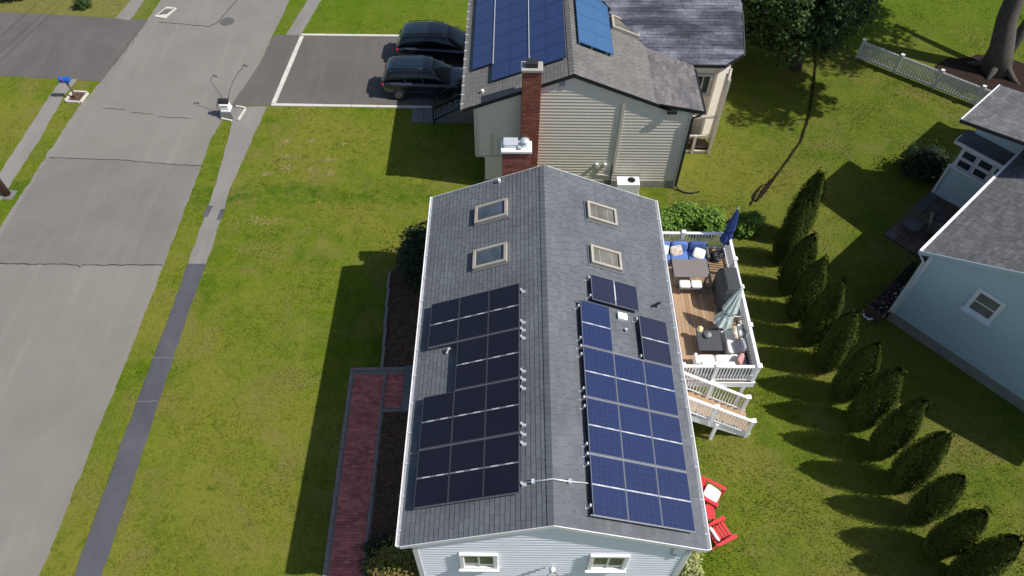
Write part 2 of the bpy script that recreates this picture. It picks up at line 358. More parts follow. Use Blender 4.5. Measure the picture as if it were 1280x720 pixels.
def clumps(rg, n_cl, per, radii, shell=.55, cr=.35):
    """leaf centres gathered in clumps through an ellipsoid's outer volume"""
    u = rg.normal(size=(n_cl, 3)); u /= np.linalg.norm(u, axis=1)[:, None]; k = rg.uniform(shell, 1.05, (n_cl, 1))*rg.uniform(.85, 1.1, (n_cl, 1))
    C = u*k*np.array(radii); r = cr*rg.uniform(.5, 1.4, (n_cl, 1, 1)); d = rg.normal(size=(n_cl, per, 3)); d /= np.linalg.norm(d, axis=2)[..., None]
    P = C[:, None]+d*r*rg.uniform(.5, 1, (n_cl, per, 1))**.5*np.array([1, 1, .75]); Nr = d*.7+u[:, None]*.4+np.array([0, 0, .5])
    return P.reshape(-1, 3), Nr.reshape(-1, 3)
# ================================================================ SETTING
gp = [(-400, -400), (400, -400), (400, 400), (-400, 400)]
tag(MB().poly(gp, -.5, 0).build('ground', 'grass'), kind='structure')
road_pts = [(-24.2, -40), (-23.6, 0), (-23.5, 15.2), (-23.2, 20.3), (-22.95, 24.2), (-22.1, 29.1), (-21.8, 33.4), (-20.3, 60), (-18, 120), (-10, 120), (-12.6, 60), (-14.26, 33.6), (-14.75, 27), (-15.4, 24.0), (-15.80, 21.6), (-15.83, 13.5), (-15.86, 10.6), (-16.07, .6), (-16.6, -40)]
sheet('road', road_pts, .004, 'road', .035, .1, step=.3, seed=3)
sheet('road_patch', [(-23.45, 13.41), (-20, 13.38), (-15.87, 13.42), (-15.82, 19.5), (-19, 19.75), (-23.2, 19.95)], .009, 'patch', .03, .02, seed=4)
def ribbon(name, pts, wd, z, mt, amp=.03, seed=1, kind='structure', step=.18, wj=.35):
    rg = random.Random(seed); P = wobble(pts, amp, step, False, seed); L = []; R = []
    for i, p in enumerate(P):
        a, b = P[max(i-1, 0)], P[min(i+1, len(P)-1)]; dx, dy = b[0]-a[0], b[1]-a[1]; l = math.hypot(dx, dy)+1e-9; h = wd/2*rg.uniform(1-wj, 1+wj)
        L.append((p[0]-dy/l*h, p[1]+dx/l*h, z)); R.append((p[0]+dy/l*h, p[1]-dx/l*h, z))
    n = len(P); b = MB(); b.add(L+R, [(i, n+i, n+i+1, i+1) for i in range(n-1)]); return b.build(name, mt, None, kind=kind)
ribbon('road_crack', [(-23.4, 13.44), (-19.4, 13.40), (-19.3, 13.25), (-19.2, 13.4), (-15.85, 13.42)], .045, .014, 'crack', seed=5)
ribbon('road_crack', [(-23.15, 19.95), (-19.5, 19.82), (-17, 19.55), (-15.8, 19.5)], .04, .014, 'crack', .02, seed=6)
ribbon('road_crack', [(-21.2, 31.2), (-18.3, 30.8), (-17.9, 31.2), (-17.1, 34.5)], .05, .014, 'crack', seed=7)
for k, (a, b) in enumerate([((-21.9, 23.6), (-20.7, 23.5)), ((-20.3, 23.3), (-19.2, 23.2)), ((-18.9, 23.0), (-17.2, 22.9))]):
    ribbon('road_crack', [a, b], .03, .014, 'crack', seed=20+k)
# pavements
sheet('sidewalk', [(-14.96, 5), (-14.84, 10.6), (-14.82, 13.5), (-14.04, 13.5), (-14.12, 10.6), (-14.1, 5), (-14.12, -30), (-15.15, -30)], .022, 'walk_new', .02, .05, seed=8)
sheet('sidewalk', [(-14.82, 13.5), (-14.81, 18.3), (-15.05, 22.5), (-15.2, 23.85), (-13.6, 23.85), (-14.07, 18.3), (-14.04, 13.5)], .020, 'walk_old', .03, .05, seed=9)
sheet('sidewalk', [(-13.81, 30.05), (-13.0, 30.05), (-12.4, 33.6), (-9.5, 60), (-10.3, 60), (-13.18, 33.6)], .020, 'walk_old', .03, .05, seed=10)
for y, s in ((6.9, 31), (8.8, 33)):
    ribbon('sidewalk_crack', [(-14.93, y), (-14.5, y+.03), (-14.12, y+.02)], .022, .026, 'walk_old', seed=s)
ribbon('sidewalk_crack', [(-14.8, 16.2), (-14.7, 16.9)], .22, .024, 'walk_new', seed=35); ribbon('sidewalk_crack', [(-14.15, 16.0), (-14.1, 16.7)], .16, .024, 'walk_new', seed=36)
sheet('sidewalk', [(-25.6, 5), (-25.15, 17), (-24.97, 21.2), (-24.9, 24.5), (-24.75, 25.9), (-23.95, 25.9), (-24.16, 24.5), (-24.12, 21.2), (-24.3, 17), (-24.75, 5), (-24.9, -20), (-25.7, -20)], .020, 'walk_old', .03, .05, seed=11)
sheet('sidewalk', [(-23.8, 31.5), (-22.9, 31.3), (-22.7, 33.4), (-21.2, 60), (-22.0, 60), (-23.5, 33.4)], .020, 'walk_old', .03, .05, seed=12)
# driveways
sheet('driveway', [(-13.28, 24.1), (-12.9, 30.0), (-3, 30.0), (-3, 24.1)], .016, 'drive', .0, .05)
sheet('driveway_apron', [(-15.45, 23.85), (-14.75, 27.2), (-14.45, 30.1), (-12.85, 30.05), (-13.3, 23.95)], .012, 'drive', .02, .05, seed=13)
sheet('driveway', [(-34, 32.3), (-26, 31.7), (-21.9, 31.4), (-22.05, 29.1), (-22.62, 25.75), (-27.5, 26.1), (-34, 26.6)], .012, 'drive_l', .03, .05, seed=14)
ribbon('driveway_crack', [(-22.65, 25.75), (-22.1, 29.1), (-21.85, 31.4)], .07, .018, 'walk_old', seed=15)
ribbon('road_edge', [(-23.62, 14), (-23.25, 20.3), (-22.98, 24.2)], .16, .012, 'walk_old', seed=16)
# driveway edging strips of pale concrete, one border thing
kb = thing('driveway_edging', 'pale concrete edging strips framing the grey driveway with the two dark cars', 'edging', (-13.2, 24, 0))
def run(a, b, n, wd=.17):
    for i in range(n):
        p = [a[0]+(b[0]-a[0])*i/n, a[1]+(b[1]-a[1])*i/n]; q = [a[0]+(b[0]-a[0])*(i+1)/n, a[1]+(b[1]-a[1])*(i+1)/n]
        d = Vector((q[0]-p[0], q[1]-p[1], 0)); d.normalize(); MB().bar((p[0]+d.x*.01, p[1]+d.y*.01, .02), (q[0]-d.x*.01, q[1]-d.y*.01, .02), wd*random.uniform(.93, 1.07), .06+.006*random.random()).build('edging_strip', 'paleconc', kb)
run((-13.3, 24.1), (-12.88, 29.95), 4, .22); run((-12.95, 30.08), (-4, 30.08), 6); run((-13.4, 24.0), (-5.2, 23.93), 6)
# manhole, catch basin
mh = thing('manhole_cover', 'round cast iron manhole cover in the grey road', 'manhole cover', (-17.38, 31.31, 0))
MB().lathe((-17.38, 31.31, .0), [(.40, 0), (.40, .018)], 28).build('frame_ring', 'iron', mh)
b = MB().lathe((-17.38, 31.31, .0), [(.33, 0), (.33, .024)], 28)
for i in range(-3, 4):
    for j in range(-3, 4):
        if i*i+j*j < 10: b.box(-17.38+i*.085-.02, 31.31+j*.085-.02, .024, -17.38+i*.085+.02, 31.31+j*.085+.02, .03)
b.build('lid', 'iron', mh)
cb = thing('catch_basin', 'white concrete storm drain slab with dark grate at the road edge', 'storm drain', (-21.25, 32, 0))
MB().poly([(-21.62, 31.66), (-20.98, 31.5), (-20.6, 32.55), (-21.2, 32.65)], 0, .06).build('slab', 'paleconc', cb)
b = MB()
for i in range(6): b.bar((-21.43+i*.085, 31.8+.02*i, .07), (-21.15+i*.085, 32.45, .07), .04, .02)
b.build('grate', 'iron', cb)
# mulch bed by the near house with timber edging, brick walk, dark strip on the back lawn, bare patches
sheet('mulch_bed', [(-5.9, -8), (-5.72, .7), (-5.85, 6.5), (-5.98, 8.35), (-6.2, 13.0), (-5.6, 14.4), (-3.3, 14.4), (-3.3, -8)], .012, 'soil', .04, .05, seed=17)
rp1 = random.Random(3); mc = MB()
for k in range(9000):
    x, y = rp1.uniform(-5.9, -3.7), rp1.uniform(-3, 14.3)
    if 6.4 < y < 8.6: continue
    a0 = rp1.uniform(0, 3.14); l, w_ = rp1.uniform(.02, .06), rp1.uniform(.008, .02); ca, sa_ = math.cos(a0), math.sin(a0)
    mc.add([(x-ca*l, y-sa_*l, .014), (x+sa_*w_, y-ca*w_, .02), (x+ca*l, y+sa_*l, .014+rp1.random()*.05), (x-sa_*w_, y+ca*w_, .02+rp1.random()*.03)], [(0, 1, 2, 3)])
tag(mc.build('mulch_chips', 'chips', None), 'brown bark mulch chips in the bed beside the foreground house', kind='stuff')
be = thing('bed_edging', 'narrow weathered edging along the lawn side of the dark planting bed', 'edging', (-6.1, 8.4, 0))
for i in range(5):
    y0 = 8.45+i*.95; MB().box(-6.02-.045*i-.06, y0, 0, -6.02-.045*i+.05, y0+.93, .10).build('edging_board', 'mortar', be)
rp0 = random.Random(12); tb_ = MB()
for (x, y, rx, ry) in [(-12.1, 21.2, .28, .2), (-11.9, 20.2, .32, .14), (-11.7, 19.4, .25, .2), (-12.6, 19.0, .3, .12), (-9.9, 20.0, .40, .12), (-9.6, 19.1, .2, .15), (-10.6, 19.3, .12, .25), (-9.3, 21.1, .15, .1), (-10.9, 21.3, .14, .1), (-12.0, 16.0, .9, .25)]:
    for k in range(int(260*(rx*ry)**.5)+10):
        cx, cy = x+rp0.gauss(0, rx*.6), y+rp0.gauss(0, ry*.6); r = rp0.uniform(.015, .05); a0 = rp0.uniform(0, 6)
        tb_.add([(cx+r*rp0.uniform(.5, 1.4)*math.cos(a0+t), cy+r*rp0.uniform(.5, 1.4)*math.sin(a0+t), .012+.01*rp0.random()) for t in (0, 1.3, 2.5, 3.8, 5)], [(0, 1, 2, 3, 4)])
tag(tb_.build('dry_thatch', 'tan', None), 'scattered dry yellow thatch on the front lawn', kind='stuff')
ribbon('dark_lawn_strip', [(15.6, 30), (15.38, 27.9), (14.6, 25.5), (13.85, 23.3), (13.1, 21.6), (12.19, 20.3), (11.1, 18.8)], .09, .075, 'lawn_strip', .012, 41, wj=.3)  # narrow dark strip laid across the back lawn
ribbon('dark_lawn_strip', [(11.2, 18.95), (10.6, 18.1), (10.1, 17.5)], .17, .075, 'lawn_strip', .05, 43, wj=.5)
ribbon('dark_lawn_strip', [(10.9, 18.7), (10.4, 18.4), (10.0, 17.6), (9.8, 17.2)], .10, .07, 'lawn_strip', .05, 42, wj=.6)

bw = thing('brick_walk', 'red brick front walk with grey stone borders turning toward the shaded house step', 'walkway', (-6.4, 4, 0))
def bricks(x0, y0, x1, y1, L, D, seed):
    rg = random.Random(seed); b = MB(); y = y0; r = 0
    while y < y1-.01:
        x = x0-(L/2 if r % 2 else 0)
        while x < x1:
            a, c = max(x, x0), min(x+L, x1)
            if c-a > .03:
                h = .035+rg.uniform(-.004, .006); j = rg.uniform(-.003, .003); sk = -.023*(y-4) if x1 < -5.4 else 0
                b.box(a+.005+sk, y+.005+j, .0, c-.005+sk, min(y+D, y1)-.005+j, h)
            x += L
        y += D; r += 1
    return b
MB().poly([(-6.85, -6), (-7.12, 8.28), (-5.15, 8.38), (-5.05, 6.6), (-5.75, 6.55), (-5.55, -6)], 0, .022).build('bedding', 'mortar', bw)
bricks(-6.93, -6, -5.77, 8.15, .21, .107, 1).build('brick_field', 'paver', bw, kind='stuff')
bricks(-5.78, 6.72, -5.12, 8.2, .21, .107, 2).build('landing_bricks', 'paver', bw, kind='stuff')
def border(a, b, n, wd=.13):
    a, b = Vector(a), Vector(b)
    for i in range(n):
        p, q = a.lerp(b, i/n), a.lerp(b, (i+.97)/n); MB().bar((p.x, p.y, .03), (q.x, q.y, .03), wd*random.uniform(.9, 1.05), .07).build('border_stone', 'mortar', bw)
border((-6.85, -6), (-7.14, 8.3), 22); border((-7.2, 8.36), (-5.1, 8.42), 4); border((-5.68, -6), (-5.84, 6.5), 20, .09); border((-5.86, 6.52), (-5.84, 8.3), 3, .09); border((-5.8, 6.6), (-5.1, 6.64), 2, .1)
st = thing('front_step', 'grey concrete front step tucked under the left eave beside the brick landing', 'step', (-4.6, 7.5, 0))
MB().box(-5.1, 6.55, 0, -3.66, 8.5, .17).build('lower_slab', 'greyconc', st, bevel=.015); MB().box(-4.75, 6.8, .17, -3.66, 8.3, .34).build('upper_slab', 'greyconc', st, bevel=.015)

# ================================================================ NEAR HOUSE
RZ, EZ = 6.6441, 5.0; WL, WR = 3.9685, 4.1334; SLP = RZ and 1.6441/3.9685; LN = 12.72; sq = math.hypot(1, SLP)
nh = thing('grey_roof_house', 'pale blue sided house with grey shingle gable roof and four skylights in the foreground', 'house', (0, 6.4, 0))
rz = lambda x: RZ-SLP*abs(x)
# walls
b = MB(); yw0, yw1 = .15, 12.5; xl, xr = -3.62, 3.74
pent = lambda y: [(xl, y, 0), (xr, y, 0), (xr, y, rz(xr)-.2), (0, y, RZ-.2), (xl, y, rz(xl)-.2)]
b.plate(pent(yw0), (0, yw1-yw0, 0)); b.build('wall', 'siding_w', nh)
MB().box(xl-.03, yw0-.03, 0, xr+.03, yw1+.03, .45).build('foundation', 'foundation', nh)
siding((0, yw0, 0), (1, 0, 0), (.46, RZ-.2), lambda z: (max(xl, -(RZ-.2-z)/SLP), min(xr, (RZ-.2-z)/SLP)), (0, -1, 0), e=.20, t=.042).build('siding', 'siding_w', nh, kind='stuff')
siding((xl, 0, 0), (0, 1, 0), (.46, rz(xl)-.2), lambda z: (yw0, yw1), (-1, 0, 0), e=.20, t=.042).build('siding', 'siding_w', nh, kind='stuff')
siding((xr, 0, 0), (0, 1, 0), (.46, rz(xr)-.2), lambda z: (yw0, yw1), (1, 0, 0), e=.20, t=.042).build('siding', 'siding_w', nh, kind='stuff')
for x in (xl, xr):
    for y in (yw0, yw1): MB().box(x-.07, y-.05, 0, x+.07, y+.05, rz(x)-.22).build('corner_trim', 'white_paint', nh)
# roof decks, one part per slope, with shingle courses on top
for sx, W_ in ((-1, WL), (1, WR)):
    nx = Vector((sx*SLP, 0, 1)).normalized()
    r = MB().plate([(0, 0, RZ-.012), (sx*W_, 0, RZ-SLP*W_-.012), (sx*W_, LN, RZ-SLP*W_-.012), (0, LN, RZ-.012)], -nx*.16).build('roof_slope', 'shingle', nh)
    P0 = (sx*W_, 0, RZ-SLP*W_-.01); V = (-sx, 0, SLP)
    shingles(P0, (0, 1, 0), V, LN, W_*sq, .143, .30, seed=3+sx).build('shingles', 'shingle', r, kind='stuff')
b = MB(); y = 0; 
while y < LN:
    for sx in (-1, 1):
        q = [(0, y, RZ+.025), (sx*.16, y, RZ+.025-SLP*.16-.0), (sx*.16, min(y+.2, LN), RZ+.012-SLP*.16), (0, min(y+.2, LN), RZ+.012)]
        b.add(q+[(0, y, RZ+.0), (sx*.16, y, RZ-.02-SLP*.16)], [(0, 1, 2, 3), (4, 5, 1, 0)])
    y += .19
b.build('ridge_cap', 'shingle', nh, kind='stuff')
for y0, y1 in ((-.02, .0), (LN, LN+.02)):
    for sx, W_ in ((-1, WL), (1, WR)):
        MB().plate([(0, y0, RZ+.0), (sx*W_, y0, RZ-SLP*W_), (sx*W_, y0, RZ-SLP*W_-.17), (0, y0, RZ-.17)], (0, y1-y0, 0)).build('rake_board', 'white_paint', nh)
for sx, W_ in ((-1, WL), (1, WR)):
    z = RZ-SLP*W_; x0 = sx*W_; x1 = sx*(W_+.115); b = MB()
    b.box(min(x0, x1), 0, z-.14, max(x0, x1), LN, z-.12)
    b.box(min(x1, x1-sx*.022), 0, z-.14, max(x1, x1-sx*.022), LN, z+.005); b.box(min(x0, x0+sx*.012), 0, z-.14, max(x0, x0+sx*.012), LN, z-.02)
    for ye in (0, LN-.02): b.box(min(x0, x1), ye, z-.14, max(x0, x1), ye+.02, z)
    g = b.build('gutter', 'white', nh)
    h = MB(); y = .4
    while y < LN: h.box(min(x0, x1)-.01, y, z-.015, max(x0, x1)+.01, y+.035, z+.012); y += .95
    h.build('hanger', 'galv', g, kind='stuff')
    MB().box(min(sx*3.6, x0), .02, z-.19, max(sx*3.6, x0), LN-.02, z-.165).build('soffit', 'white_paint', nh)
MB().tube([(4.05, .5, 4.8), (4.05, .35, 4.6), (3.86, .22, 4.3), (3.84, .18, 3.2), (3.84, .18, .3)], .05, 8).build('downpipe', 'white_paint', nh, smooth=True)
MB().tube([(3.3, .12, 4.9), (3.3, .1, 4.3), (3.55, .1, 4.0)], .035, 8).build('service_conduit', 'galv', nh, smooth=True)
# gable windows
def window(par, c, u, n, w_, h_, mull='v', frame='white', gl='glass', fw_=.07, dp=.07, mx=None, panes=2, sill=True, name='window'):
    """c centre on the wall face, u along wall, n outward"""
    c, u, n = Vector(c), Vector(u).normalized(), Vector(n).normalized(); Z = Vector((0, 0, 1)); b = MB(mx)
    for s in (-1, 1):
        b.obox(c+u*s*(w_/2-fw_/2)+n*dp/2, u*fw_/2, n*dp/2, Z*h_/2)
        b.obox(c+Z*s*(h_/2-fw_/2)+n*dp/2, u*(w_/2-fw_), n*dp/2*.98, Z*fw_/2)
    f = b.build(name, frame, par)
    if sill: MB(mx).obox(c-Z*(h_/2+.03)+n*.06, u*(w_/2+.05), n*.09, Z*.03).build('sill', frame, f)
    iw, ih = w_-2*fw_, h_-2*fw_
    for k in range(panes):
        if mull == 'v': cc = c+u*((k+.5)/panes-.5)*iw; hu, hz = iw/panes/2, ih/2
        else: cc = c+Z*((k+.5)/panes-.5)*ih; hu, hz = iw/2, ih/panes/2
        pb = MB(mx); t = .028
        for s in (-1, 1):
            pb.obox(cc+u*s*(hu-t/2)+n*(.035+.012*k), u*t/2, n*.012, Z*hz); pb.obox(cc+Z*s*(hz-t/2)+n*(.035+.012*k), u*(hu-t), n*.011, Z*t/2)
        pb.build('sash', frame, f)
        MB(mx).obox(cc+n*(.03+.012*k), u*(hu-t*.9), n*.004, Z*(hz-t*.9)).build('pane', gl, f)
    return f
window(nh, (-1.93, yw0-.02, 3.58), (1, 0, 0), (0, -1, 0), 1.04, 1.2, fw_=.10, dp=.09, gl='glass_curtain')
window(nh, (1.66, yw0-.02, 3.56), (1, 0, 0), (0, -1, 0), 1.06, 1.2, fw_=.10, dp=.09, gl='glass_curtain')
# front door and picture window on the left side, sliding door to the deck (under the eaves)
for pc, n_, nm, hh in (((xl-.02, 7.5, 1.5), (-1, 0, 0), 'front_door', 2.1), ((xr+.02, 9.0, 3.2), (1, 0, 0), 'sliding_door', 2.05)):
    window(nh, pc, (0, 1, 0), n_, 1.0 if nm == 'front_door' else 1.9, hh, panes=1 if nm == 'front_door' else 2, name=nm)
for y in (2.2, 4.6, 10.4): window(nh, (xl-.02, y, 3.7), (0, 1, 0), (-1, 0, 0), 1.2, 1.2)
# skylights
def skylight(x0, x1, y0, y1, gl, lab):
    sx = 1 if x0 > 0 else -1; uv = Vector((sx, 0, -SLP)).normalized(); nn = Vector((sx*SLP, 0, 1)).normalized(); Y = Vector((0, 1, 0))
    c = Vector(((x0+x1)/2, (y0+y1)/2, rz((x0+x1)/2))); hu = abs(x1-x0)/2*sq; hy = (y1-y0)/2; b = MB(); f = .085
    for s in (-1, 1):
        b.obox(c+uv*s*(hu-f/2)+nn*.07, uv*f/2, nn*.075, Y*hy); b.obox(c+Y*s*(hy-f/2)+nn*.07, uv*(hu-f), nn*.073, Y*f/2)
    o = b.build('skylight', 'frame_s', nh, label=lab)
    MB().obox(c+nn*.075, uv*(hu-f), nn*.01, Y*(hy-f)).build('pane', gl, o)
    MB().obox(c+nn*.01, uv*(hu+.07), nn*.018, Y*(hy+.07)).build('flashing', 'shingle', o)
    if gl == 'glass_blind':
        for k in range(2): MB().obox(c+nn*.088+uv*(-hu+.12)+uv*(2*hu-.24)*(k+.5)/2, uv*.008, nn*.003, Y*(hy-f-.02)).build('blind_slat', 'frame_s', o)
skylight(-2.32, -1.22, 10.71, 11.49, 'glass_sky', 'skylight with blue reflecting glass'); skylight(-2.31, -1.22, 8.71, 9.5, 'glass_sky', 'skylight with blue reflecting glass')
skylight(1.44, 2.48, 10.72, 11.5, 'glass_blind', 'skylight with closed beige blind'); skylight(1.44, 2.48, 8.76, 9.52, 'glass_blind', 'skylight with closed beige blind')
b = MB(); zz = rz(2.36); b.obox((2.36, 6.93, zz+.05), (.15, 0, -.062), (0, .12, 0), (.02, 0, .05)); b.build('roof_vent', 'white', nh)
MB().lathe((2.45, 6.45, rz(2.45)-.02), [(.04, 0), (.04, .10), (.05, .11), (.05, .14)], 10).build('vent_pipe', 'galv', nh)
b = MB().tube([(3.6, 7.72, rz(3.6)), (3.6, 7.72, rz(3.6)+.22)], .03, 8); b.bar((3.5, 7.66, rz(3.6)+.18), (3.7, 7.74, rz(3.6)+.24), .08, .03); b.build('exhaust_hood', 'black', nh)
MB().lathe((-1.55, 12.5, rz(1.55)-.03), [(.05, 0), (.05, .16)], 10).build('vent_pipe', 'white', nh)
MB().lathe((.13, yw0-.16, 3.12), [(.03, -.08), (.08, 0), (.10, .05), (.05, .14), (.02, .16)], 12).build('cable_bracket', 'white', nh, smooth=True)
# chimney beyond the far gable
ch = MB().box(-1.44, 12.75, 0, -.48, 13.18, 7.17).build('chimney', 'mortar', nh)
def brickwork(x0, y0, z0, x1, y1, z1, faces, L=.2, Hh=.068, t=.012):
    b = MB(); rg = random.Random(5); r = 0; z = z0
    while z < z1-.01:
        for fc in faces:
            a0, a1 = (x0, x1) if fc in 'SN' else (y0, y1); s = a0-(L/2 if r % 2 else 0)
            while s < a1:
                p, q = max(s, a0)+.004, min(s+L, a1)-.004; s += L
                if q-p < .02: continue
                k = t*rg.uniform(.7, 1.2); zt = min(z+Hh, z1)-.008
                if fc == 'S': b.box(p, y0-k, z, q, y0, zt)
                elif fc == 'N': b.box(p, y1, z, q, y1+k, zt)
                elif fc == 'W': b.box(x0-k, p, z, x0, q, zt)
                else: b.box(x1, p, z, x1+k, q, zt)
        z += Hh; r += 1
    return b
brickwork(-1.44, 12.75, 4.2, -.48, 13.18, 7.17, 'SNWE').build('brick', 'brick', ch, kind='stuff')
MB().box(-1.49, 12.69, 7.17, -.43, 13.24, 7.28).build('crown', 'white', ch, bevel=.02)
b = MB().box(-1.38, 12.86, 7.28, -.94, 13.18, 7.42); b.box(-1.41, 12.83, 7.42, -.91, 13.21, 7.45); b.build('flue_cap', 'galv', ch, bevel=.01)
MB().lathe((-.68, 13.0, 7.28), [(.13, 0), (.13, .14), (.09, .15), (.09, .19), (.16, .21), (.16, .24), (.03, .28)], 18).build('flue_cap', 'galv', ch, smooth=True)
MB().box(-.9, 12.74, 7.28, -.80, 12.9, 7.38).build('flue_cap', 'galv', ch)
b = MB()
for i in range(6): b.box(-1.55+i*.2, 12.70, rz(1.4)-.22+i*.075, -1.55+i*.2+.19, 12.77, rz(1.4)-.08+i*.075)
b.build('dark_step_strip', 'plastic', ch)  # dark stepped strip where the chimney meets the roof edge

# ---------------------------------------------------------------- solar arrays
def panel_mesh(la, ly, col, framemat):
    """la along slope, ly along the ridge; returns frame, glass meshes about a corner, in (a, y, n) axes"""
    fr = MB(); t = .013
    for s in (0, 1):
        fr.box(0 if s == 0 else la-t, 0, -.035, t if s == 0 else la, ly, .006); fr.box(t, 0 if s == 0 else ly-t, -.035, la-t, t if s == 0 else ly, .005)
    gl = []
    for s in (0, 1):
        g = MB()
        if ly > la: q = [(t, t, 0), (la-t, t, 0), (la-t, ly/2-.022, 0), (t, ly/2-.022, 0)]; off = s*(ly/2+.022-t)
        else: q = [(t, t, 0), (la/2-.022, t, 0), (la/2-.022, ly-t, 0), (t, ly-t, 0)]; off = s*(la/2+.022-t)
        q = [(x+(off if la >= ly else 0), y+(off if ly > la else 0), 0) for x, y, _ in q]
        g.add(q+[(x, y, -.03) for x, y, _ in q], [(0, 1, 2, 3), (7, 6, 5, 4), (0, 4, 5, 1), (1, 5, 6, 2), (2, 6, 7, 3), (3, 7, 4, 0)]); g.uv = [(x, y) for x, y, _ in q]*2; gl.append(g)
    mid = MB(); pads = []
    if ly > la:
        mid.box(t, ly/2-.02, -.03, la-t, ly/2+.02, .0015)
        for f in (.27, .70): pads.append(MB().box(la*f-.11, ly/2-.018, .001, la*f+.11, ly/2+.018, .006))  # pale pads laid as dashes along the mid strip
    else:
        mid.box(la/2-.02, t, -.03, la/2+.02, ly-t, .0015); pads.append(MB().box(la/2-.02, ly*.2, .001, la/2+.02, ly*.8, .006))
    return fr, gl, mid, pads
PVC = {}
def place_panel(par, side, ridge, slope, a, y, la, ly, col, fm, off=.19, pads=True, lab=None, midm='alu'):
    sx = side; k = math.hypot(1, slope); uv = Vector((sx/k, 0, -slope/k)); nn = Vector((sx*slope/k, 0, 1/k)); Y = Vector((0, 1, 0))
    key = (la, ly, col, fm, pads)
    if key not in PVC:
        fr, gl, mid, pd = panel_mesh(la, ly, col, fm)
        PVC[key] = (fr.mesh('panel', M[fm]), [g.mesh('glass', M[col]) for g in gl], mid.mesh('mid_strip', M[midm]), [q.mesh('pale_pad', M['brackets']) for q in pd])
    fr, gl, mid, pd = PVC[key]
    R = Matrix((uv, Y, nn)).transposed().to_4x4(); loc = Vector((ridge[0], 0, ridge[1]))+uv*a+Y*y+nn*off
    o = add('panel', fr, par, loc, R=R); tag(o, lab)
    kids = [('glass', g) for g in gl]+[('mid_strip', mid)]+([('pale_pad', q) for q in pd] if pads else [])
    for nm, me in kids: add(nm, me, o, loc, R=R)
    return o
def rails(par, side, ridge, slope, ys, a0, a1, off=.15, mt='alu', wd=.018):
    k = math.hypot(1, slope); uv = Vector((side/k, 0, -slope/k)); nn = Vector((side*slope/k, 0, 1/k))
    for y in ys:
        p = Vector((ridge[0], y, ridge[1]))+nn*off
        MB().bar(p+uv*a0, p+uv*a1, wd, .04, nn).build('rail', mt, par)
def brackets(par, side, ridge, slope, ys, a, off=.10):
    k = math.hypot(1, slope); uv = Vector((side/k, 0, -slope/k)); nn = Vector((side*slope/k, 0, 1/k)); Y = Vector((0, 1, 0))
    for y in ys:
        p = Vector((ridge[0], y, ridge[1]))+uv*a
        b = MB().obox(p+nn*.03, uv*.04, Y*.022, nn*.03); b.obox(p+nn*.12+uv*.02, uv*.02, Y*.035, nn*.065); b.obox(p+nn*.012, uv*.06, Y*.042, nn*.012); b.build('bracket', 'brackets', par)
RG = (0, RZ)
sa = thing('solar_array', 'black solar array with a notch, on the left foreground roof slope', 'solar array', (-2, 4, 5.8), group='solar arrays on the house roofs')
AL, YL, CW, PL = .8395, .8688, 1.009, 1.69
for c in range(3):
    for r in range(4):
        if c == 2 and r == 2: continue
        place_panel(sa, -1, RG, SLP, AL+c*CW+.006, YL+r*PL+.032, CW-.010, PL-.056, 'pv_black', 'alu_dark', midm='alu_mid')
for r in range(5):
    y = YL+r*PL; end = AL+3*CW if r not in (2, 3) else AL+3*CW
    for d in ((-.016, .016) if 0 < r < 4 else ((.03,) if r == 0 else (-.03,))): rails(sa, -1, RG, SLP, [y+d], AL-.06, (AL+3*CW) if not (r == 2 and d > 0) and not (r == 3 and d < 0) else AL+2*CW, mt='alu_mid')
brackets(sa, -1, RG, SLP, [YL+.28]+[YL+r*PL+d for r in (1, 2, 3) for d in (-.28, 0, .28)]+[YL+4*PL-.25], AL-.06)
b = MB().tube([(-2.93, 5.83, rz(2.93)+.1), (-2.99, 5.8, rz(2.99)+.12), (-3.05, 5.72, rz(3.05)+.03)], .035, 8); b.build('junction_box', 'galv', sa)
sb = thing('solar_array', 'blue solar array with open gap on the right slope of the foreground roof', 'solar array', (2, 4, 5.8), group='solar arrays on the house roofs')
AR, YR = 1.0057, .3166
for c in range(3):
    for r in range(4):
        if r == 3 and c == 1: continue
        cc = 'pv_slate' if (r, c) == (3, 2) else 'pv_blue'; dx = .03 if (r, c) == (3, 2) else 0
        place_panel(sb, 1, RG, SLP, AR+c*CW+.006+dx, YR+r*PL+.032, CW-.010, PL-.056, cc, 'alu_mid', lab='darker slate coloured panel' if dx else None)
place_panel(sb, 1, RG, SLP, 1.44, 7.2, 1.66, .98, 'pv_slate', 'alu_mid', lab='darker sideways panel at the top of the array')
for r in range(5):
    y = YR+r*PL
    for d in ((-.016, .016) if 0 < r < 4 else ((.03,) if r == 0 else (-.03,))): rails(sb, 1, RG, SLP, [y+d], AR-.06, AR+3*CW if r < 4 else AR+CW)
rails(sb, 1, RG, SLP, [7.35, 8.05], 1.36, 3.14)
brackets(sb, 1, RG, SLP, [YR+.28]+[YR+r*PL+d for r in (1, 2, 3) for d in (-.28, 0, .28)]+[YR+4*PL-.25], AR-.07)
brackets(sb, 1, RG, SLP, [7.35, 8.05], 1.37); brackets(sb, 1, RG, SLP, [5.55, 6.9], AR+2*CW-.05)
cnd = thing('conduit', 'thin grey conduit crossing the ridge between the black and blue solar arrays', 'pipe', (0, 1.2, RZ))
MB().tube([(-.80, 1.2, rz(.8)+.06), (-.25, 1.18, rz(.25)+.05), (0, 1.17, RZ+.07), (.3, 1.18, rz(.3)+.05), (.97, 1.23, rz(.97)+.06)], .022, 8).build('pipe', 'galv', cnd, smooth=True)
b = MB()
for x in (-.5, .45): b.box(x-.04, 1.13, rz(x)+.005, x+.04, 1.25, rz(x)+.085)
b.build('clamp', 'galv', cnd)
